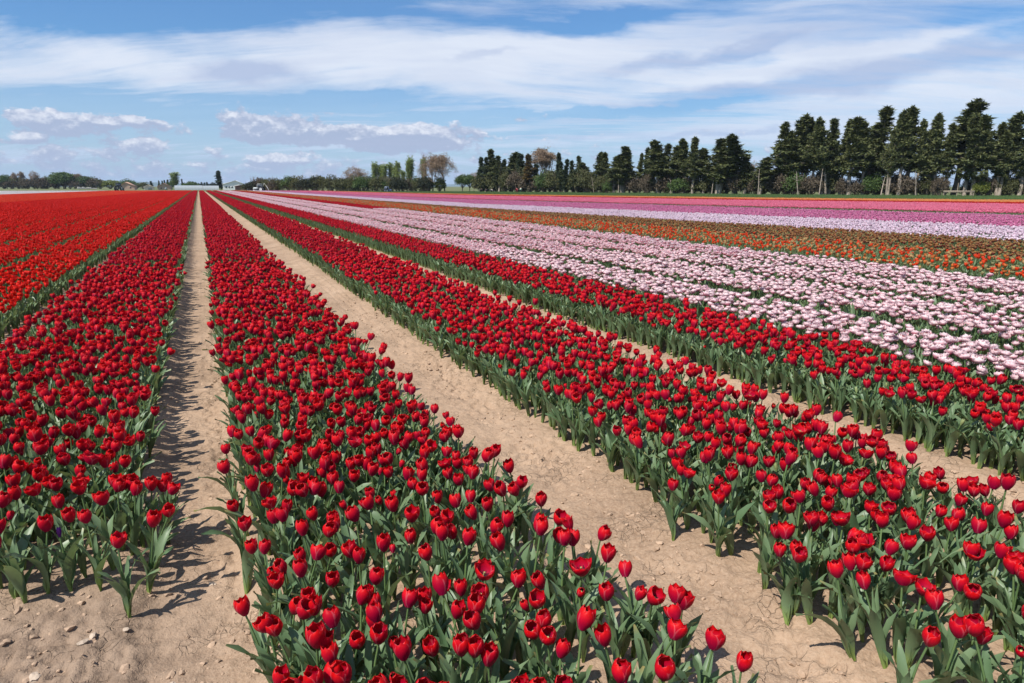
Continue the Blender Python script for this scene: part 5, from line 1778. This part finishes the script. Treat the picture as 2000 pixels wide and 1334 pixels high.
# low pale wall at the left end of the bushes
m = MB()
root = empty('stone_wall', (-58.5, 470, 0), 0.4, "broken pale stone wall before the dark bushes at far left", 'wall')
rw = np.random.default_rng(9)
WALLS = simple("pale_wall_stone", (0.55, 0.50, 0.44), 0.9, var=0.2)
bms = []
for q in range(4):
    m = MB()
    box(m, (0, 0, 0.5), (1, 1, 1))
    m.V[0] = m.V[0] * 1.0 + rw.normal(0, 0.06, m.V[0].shape)
    bms.append(m.mesh('stone', [WALLS], False))
for k in range(16):
    o = bpy.data.objects.new('stone', bms[k % 4])
    COL.objects.link(o)
    o.parent = root
    o.location = (k * 0.62 - 5, 0, 0)
    o.scale = (0.60, 0.5, 1.1 * (0.7 + 0.5 * rw.random()) * (1 if k < 11 else 0.6))

# ------------------------------------------------------------------ farm machines
TYRE = simple("tyre", (0.02, 0.02, 0.02), 0.9)


def tractor(x, y, rz, body_c, label, s=1.0, arm=False):
    mb_ = simple("tractor_paint", body_c, 0.45, var=0.1)
    rim = simple("tractor_rim", (0.6, 0.6, 0.58), 0.5)
    root = empty('tractor', (x, y, 0), rz, label, 'tractor')
    root.scale = (s, s, s)
    m = MB()
    box(m, (0.95, 0, 1.05), (1.7, 0.7, 0.62))
    box(m, (0.2, 0, 0.75), (2.6, 0.5, 0.3))
    box(m, (1.85, 0, 0.9), (0.12, 0.62, 0.5))
    m.build('body', [mb_], root, smooth=False)
    m = MB()
    for sx in (-0.85, 0.25):
        for sy in (-0.6, 0.6):
            box(m, (sx, sy, 1.75), (0.08, 0.08, 1.3))
    box(m, (-0.3, 0, 2.44), (1.35, 1.4, 0.12))
    cab = m.build('cab', [mb_], root, smooth=False)
    m = MB()
    for sy in (-0.58, 0.58):
        box(m, (-0.3, sy, 1.85), (1.0, 0.02, 0.95))
    box(m, (0.26, 0, 1.85), (0.02, 1.1, 0.95))
    box(m, (-0.86, 0, 1.85), (0.02, 1.1, 0.95))
    m.build('window', [GLASSW], cab, smooth=False)
    m = MB()
    tube(m, [(0.7, 0.38, 1.3), (0.7, 0.38, 2.3)], 0.05, 6, cap=True)
    m.build('exhaust', [FRAMEM], root)
    for (wx, wr, ww) in ((-0.75, 0.78, 0.42), (1.45, 0.46, 0.28)):
        for sy in (-0.85, 0.85):
            m = MB()
            th = np.linspace(0, 2 * math.pi, 17)
            for (ra, yo) in ((1.0, 1),):
                P0 = np.c_[np.cos(th) * wr, np.full(17, -ww / 2), np.sin(th) * wr]
                P1 = np.c_[np.cos(th) * wr, np.full(17, ww / 2), np.sin(th) * wr]
                Q0 = np.c_[np.cos(th) * wr * 0.58, np.full(17, -ww / 2), np.sin(th) * wr * 0.58]
                Q1 = np.c_[np.cos(th) * wr * 0.58, np.full(17, ww / 2), np.sin(th) * wr * 0.58]
            m.add(np.concatenate([Q0, P0, P1, Q1]), grid_faces(4, 17), 0)
            wob = m.build('wheel', [TYRE], root)
            wob.location = (wx, sy, wr)
            m = MB()
            tube(m, [(0, -ww / 2 + 0.02, 0), (0, ww / 2 - 0.02, 0)], wr * 0.58, 12, cap=True)
            m.add(m.V[0][:12], [list(range(11, -1, -1))], 0)
            m.build('rim', [rim], wob)
    if arm:
        m = MB()
        tube(m, [(-0.9, 0, 1.2), (-1.6, 0, 2.6), (-2.6, 0, 1.3), (-2.9, 0, 0.4)], 0.09, 5)
        m.build('arm', [rim], root)


tractor(-27.3, 300, 1.35, (0.05, 0.06, 0.09), "dark tractor with pale bonnet standing at the end of the left field", 1.15)
tractor(16.6, 222.5, 2.7, (0.42, 0.46, 0.46), "grey machine with a folded arm at the left end of the hedge", 0.95, arm=True)
tractor(45.3, 181.5, 0.3, (0.35, 0.42, 0.62), "small pale blue tractor half hidden behind the pink tulips", 0.62)

# ------------------------------------------------------------------ gate under the tall cypresses
WOODP = simple("weathered_wood", (0.28, 0.23, 0.17), 0.85, var=0.2)
gt = empty('wooden_gate', (104.0, 68.3, 0), R(-51), "low wooden gate with a tall pale post under the tallest cypress", 'gate')
for (px_, hh) in ((-1.9, 1.0), (-0.2, 2.1), (0.9, 1.1), (1.9, 1.0)):
    m = MB()
    tube(m, [(px_, 0, 0), (px_ + 0.02, 0, hh)], [0.07, 0.055], 7, cap=True)
    m.build('post', [WOODP], gt)
for zz in (0.78, 0.92):
    m = MB()
    box(m, (0, -0.09, zz), (4.0, 0.04, 0.12))
    m.build('rail', [WOODP], gt, smooth=False)


# ------------------------------------------------------------------ people at the edge of the grass
def skin_figure(name, verts, edges, rad, mat, parent=None, sub=2, root=0):
    me = bpy.data.meshes.new(name)
    me.from_pydata(verts, edges, [])
    o = bpy.data.objects.new(name, me)
    COL.objects.link(o)
    if parent:
        o.parent = parent
    sk = o.modifiers.new('skin', 'SKIN')
    for i, v in enumerate(me.skin_vertices[0].data):
        v.radius = (rad[i], rad[i]) if not isinstance(rad[i], tuple) else rad[i]
        v.use_root = (i == root)
    sk.use_smooth_shade = True
    sb = o.modifiers.new('sub', 'SUBSURF')
    sb.levels = sub
    sb.render_levels = sub
    me.materials.append(mat)
    return o


SKINM = simple("skin", (0.50, 0.30, 0.21), 0.6, var=0.03)
HAIRM = simple("hair", (0.04, 0.025, 0.02), 0.7)


def person(x, y, rz, top_c, leg_c, label, bend=0.9, cap=None, s=1.0):
    """bend: how far the trunk leans forward (radians) towards +X of the figure"""
    root = empty('person', (x, y, 0), rz, label, 'person')
    root.scale = (s, s, s)
    kb = 0.25 + 0.35 * bend                       # knees give way as the trunk bends
    hip = np.array([-0.10 * bend - 0.12 * kb, 0, 0.92 - 0.16 * kb])
    dx, dz = math.sin(bend), math.cos(bend)
    def up(d, side=0.0):
        return tuple(hip + np.array([dx * d, side, dz * d]))
    V = [up(0), up(0.22), up(0.44), up(0.53), up(0.60), up(0.70)]
    E = [(0, 1), (1, 2), (2, 3), (3, 4), (4, 5)]
    Rr = [0.13, (0.115, 0.14), (0.10, 0.16), 0.055, 0.085, 0.088]
    legs = []
    for s_ in (-1, 1):
        n = len(V)
        V += [tuple(hip + np.array([0, s_ * 0.09, -0.03])), (0.14 * kb, s_ * 0.11, 0.50), (-0.04, s_ * 0.12, 0.09), (0.12, s_ * 0.13, 0.045)]
        E += [(0, n), (n, n + 1), (n + 1, n + 2), (n + 2, n + 3)]
        Rr += [0.095, 0.06, 0.045, 0.04]
        legs.append(n)
    arms = []
    for s_ in (-1, 1):
        n = len(V)
        sh = np.array(up(0.43, s_ * 0.19))
        el = sh + np.array([0.06 + 0.05 * bend, s_ * 0.04, -0.28])
        ha = el + np.array([0.14, -s_ * 0.05, -0.22])
        V += [tuple(sh), tuple(el), tuple(ha)]
        E += [(2, n), (n, n + 1), (n + 1, n + 2)]
        Rr += [0.055, 0.04, 0.03]
        for f in range(5):                        # fingers of unequal length, a little curled
            k = len(V)
            dy = (f - 2) * 0.018
            L_ = (0.045, 0.075, 0.085, 0.08, 0.06)[f]
            V += [tuple(ha + np.array([0.03, dy, -0.045])), tuple(ha + np.array([0.03 + L_ * 0.5, dy * 1.4, -0.045 - L_ * 0.8]))]
            E += [(n + 2, k), (k, k + 1)]
            Rr += [0.011, 0.009]
        arms.append(n)
    skin_figure('body', V, E, Rr, SKINM, root)
    tm = simple("shirt", top_c, 0.85)
    lm = simple("trousers", leg_c, 0.85)
    TV = [up(-0.02), up(0.22), up(0.45)]
    TE = [(0, 1), (1, 2)]
    TR = [(0.145, 0.165), (0.135, 0.16), (0.12, 0.18)]
    for n in arms:
        k = len(TV)
        TV += [V[n], V[n + 1], tuple(np.array(V[n + 1]) * 0.35 + np.array(V[n + 2]) * 0.65)]
        TE += [(2, k), (k, k + 1), (k + 1, k + 2)]
        TR += [0.07, 0.055, 0.045]
    skin_figure('shirt', TV, TE, TR, tm, root)
    LV = [up(0.05)]
    LE, LR = [], [(0.145, 0.165)]
    for n in legs:
        k = len(LV)
        LV += [V[n], V[n + 1], V[n + 2]]
        LE += [(0, k), (k, k + 1), (k + 1, k + 2)]
        LR += [0.115, 0.08, 0.065]
    skin_figure('trousers', LV, LE, LR, lm, root)
    m = MB()
    hd = np.array(up(0.70))
    th = np.linspace(0, 2 * math.pi, 13)
    for a_, b2 in ((0.0, 1),):
        rows = []
        for ph in np.linspace(0.1, 1.75, 6):
            rows.append(np.c_[np.cos(th) * math.sin(ph) * 0.105 - 0.012, np.sin(th) * math.sin(ph) * 0.095, np.full(13, math.cos(ph) * 0.12)])
        H_ = np.concatenate(rows)
        c_, s2 = math.cos(bend), math.sin(bend)
        H_ = H_ @ np.array([(c_, 0, -s2), (0, 1, 0), (s2, 0, c_)]) + hd + np.array([0, 0, 0.02])
        m.add(H_, grid_faces(6, 13), 0)
    m.build('hair' if cap is None else 'cap', [HAIRM if cap is None else simple("cap", cap, 0.8)], root)
    for s_ in (-1, 1):
        m = MB()
        tube(m, [(-0.07, s_ * 0.12, 0.05), (0.07, s_ * 0.125, 0.045), (0.19, s_ * 0.13, 0.03)], [0.05, 0.052, 0.035], 8, cap=True)
        m.build('shoe', [HAIRM], root)


person(68.6, 150.2, 2.6, (0.45, 0.03, 0.05), (0.20, 0.03, 0.04), "person in red stooping over the grass before the windbreak", 0.75, s=0.95)
person(69.3, 149.9, 0.6, (0.35, 0.50, 0.42), (0.04, 0.09, 0.07), "person in pale green beside the one in red", 0.6, s=0.92)
person(62.9, 159.2, 0.4, (0.02, 0.02, 0.025), (0.02, 0.02, 0.02), "person in black bending down at the left end of the grass", 1.25, s=0.95)
person(64.2, 158.6, 3.3, (0.03, 0.03, 0.04), (0.02, 0.02, 0.02), "person in dark clothes bending beside the one in black", 1.2, s=0.9)
person(65.2, 158.0, 0.2, (0.70, 0.62, 0.56), (0.05, 0.06, 0.05), "person in a pale shirt bending right of the two in black", 1.35, s=0.9)
print("objects", len(bpy.data.objects))


# ------------------------------------------------------------------ the air: far hills fade to blue
HZ, nt, b, out = mat_new("haze_air")
pv = b.new('ShaderNodeVolumePrincipled')
pv.inputs['Color'].default_value = (0.62, 0.78, 1.0, 1)
pv.inputs['Density'].default_value = 0.00008
pv.inputs['Anisotropy'].default_value = 0.0
nt.links.new(pv.outputs[0], out.inputs['Volume'])
m = MB()
box(m, (0, 5500, 64.0), (24500, 14500, 135.0))
hz = m.build("haze", [HZ], smooth=False)
hz.display_type = 'WIRE'
tag(hz, "thin blue air over the whole plain", kind='stuff')
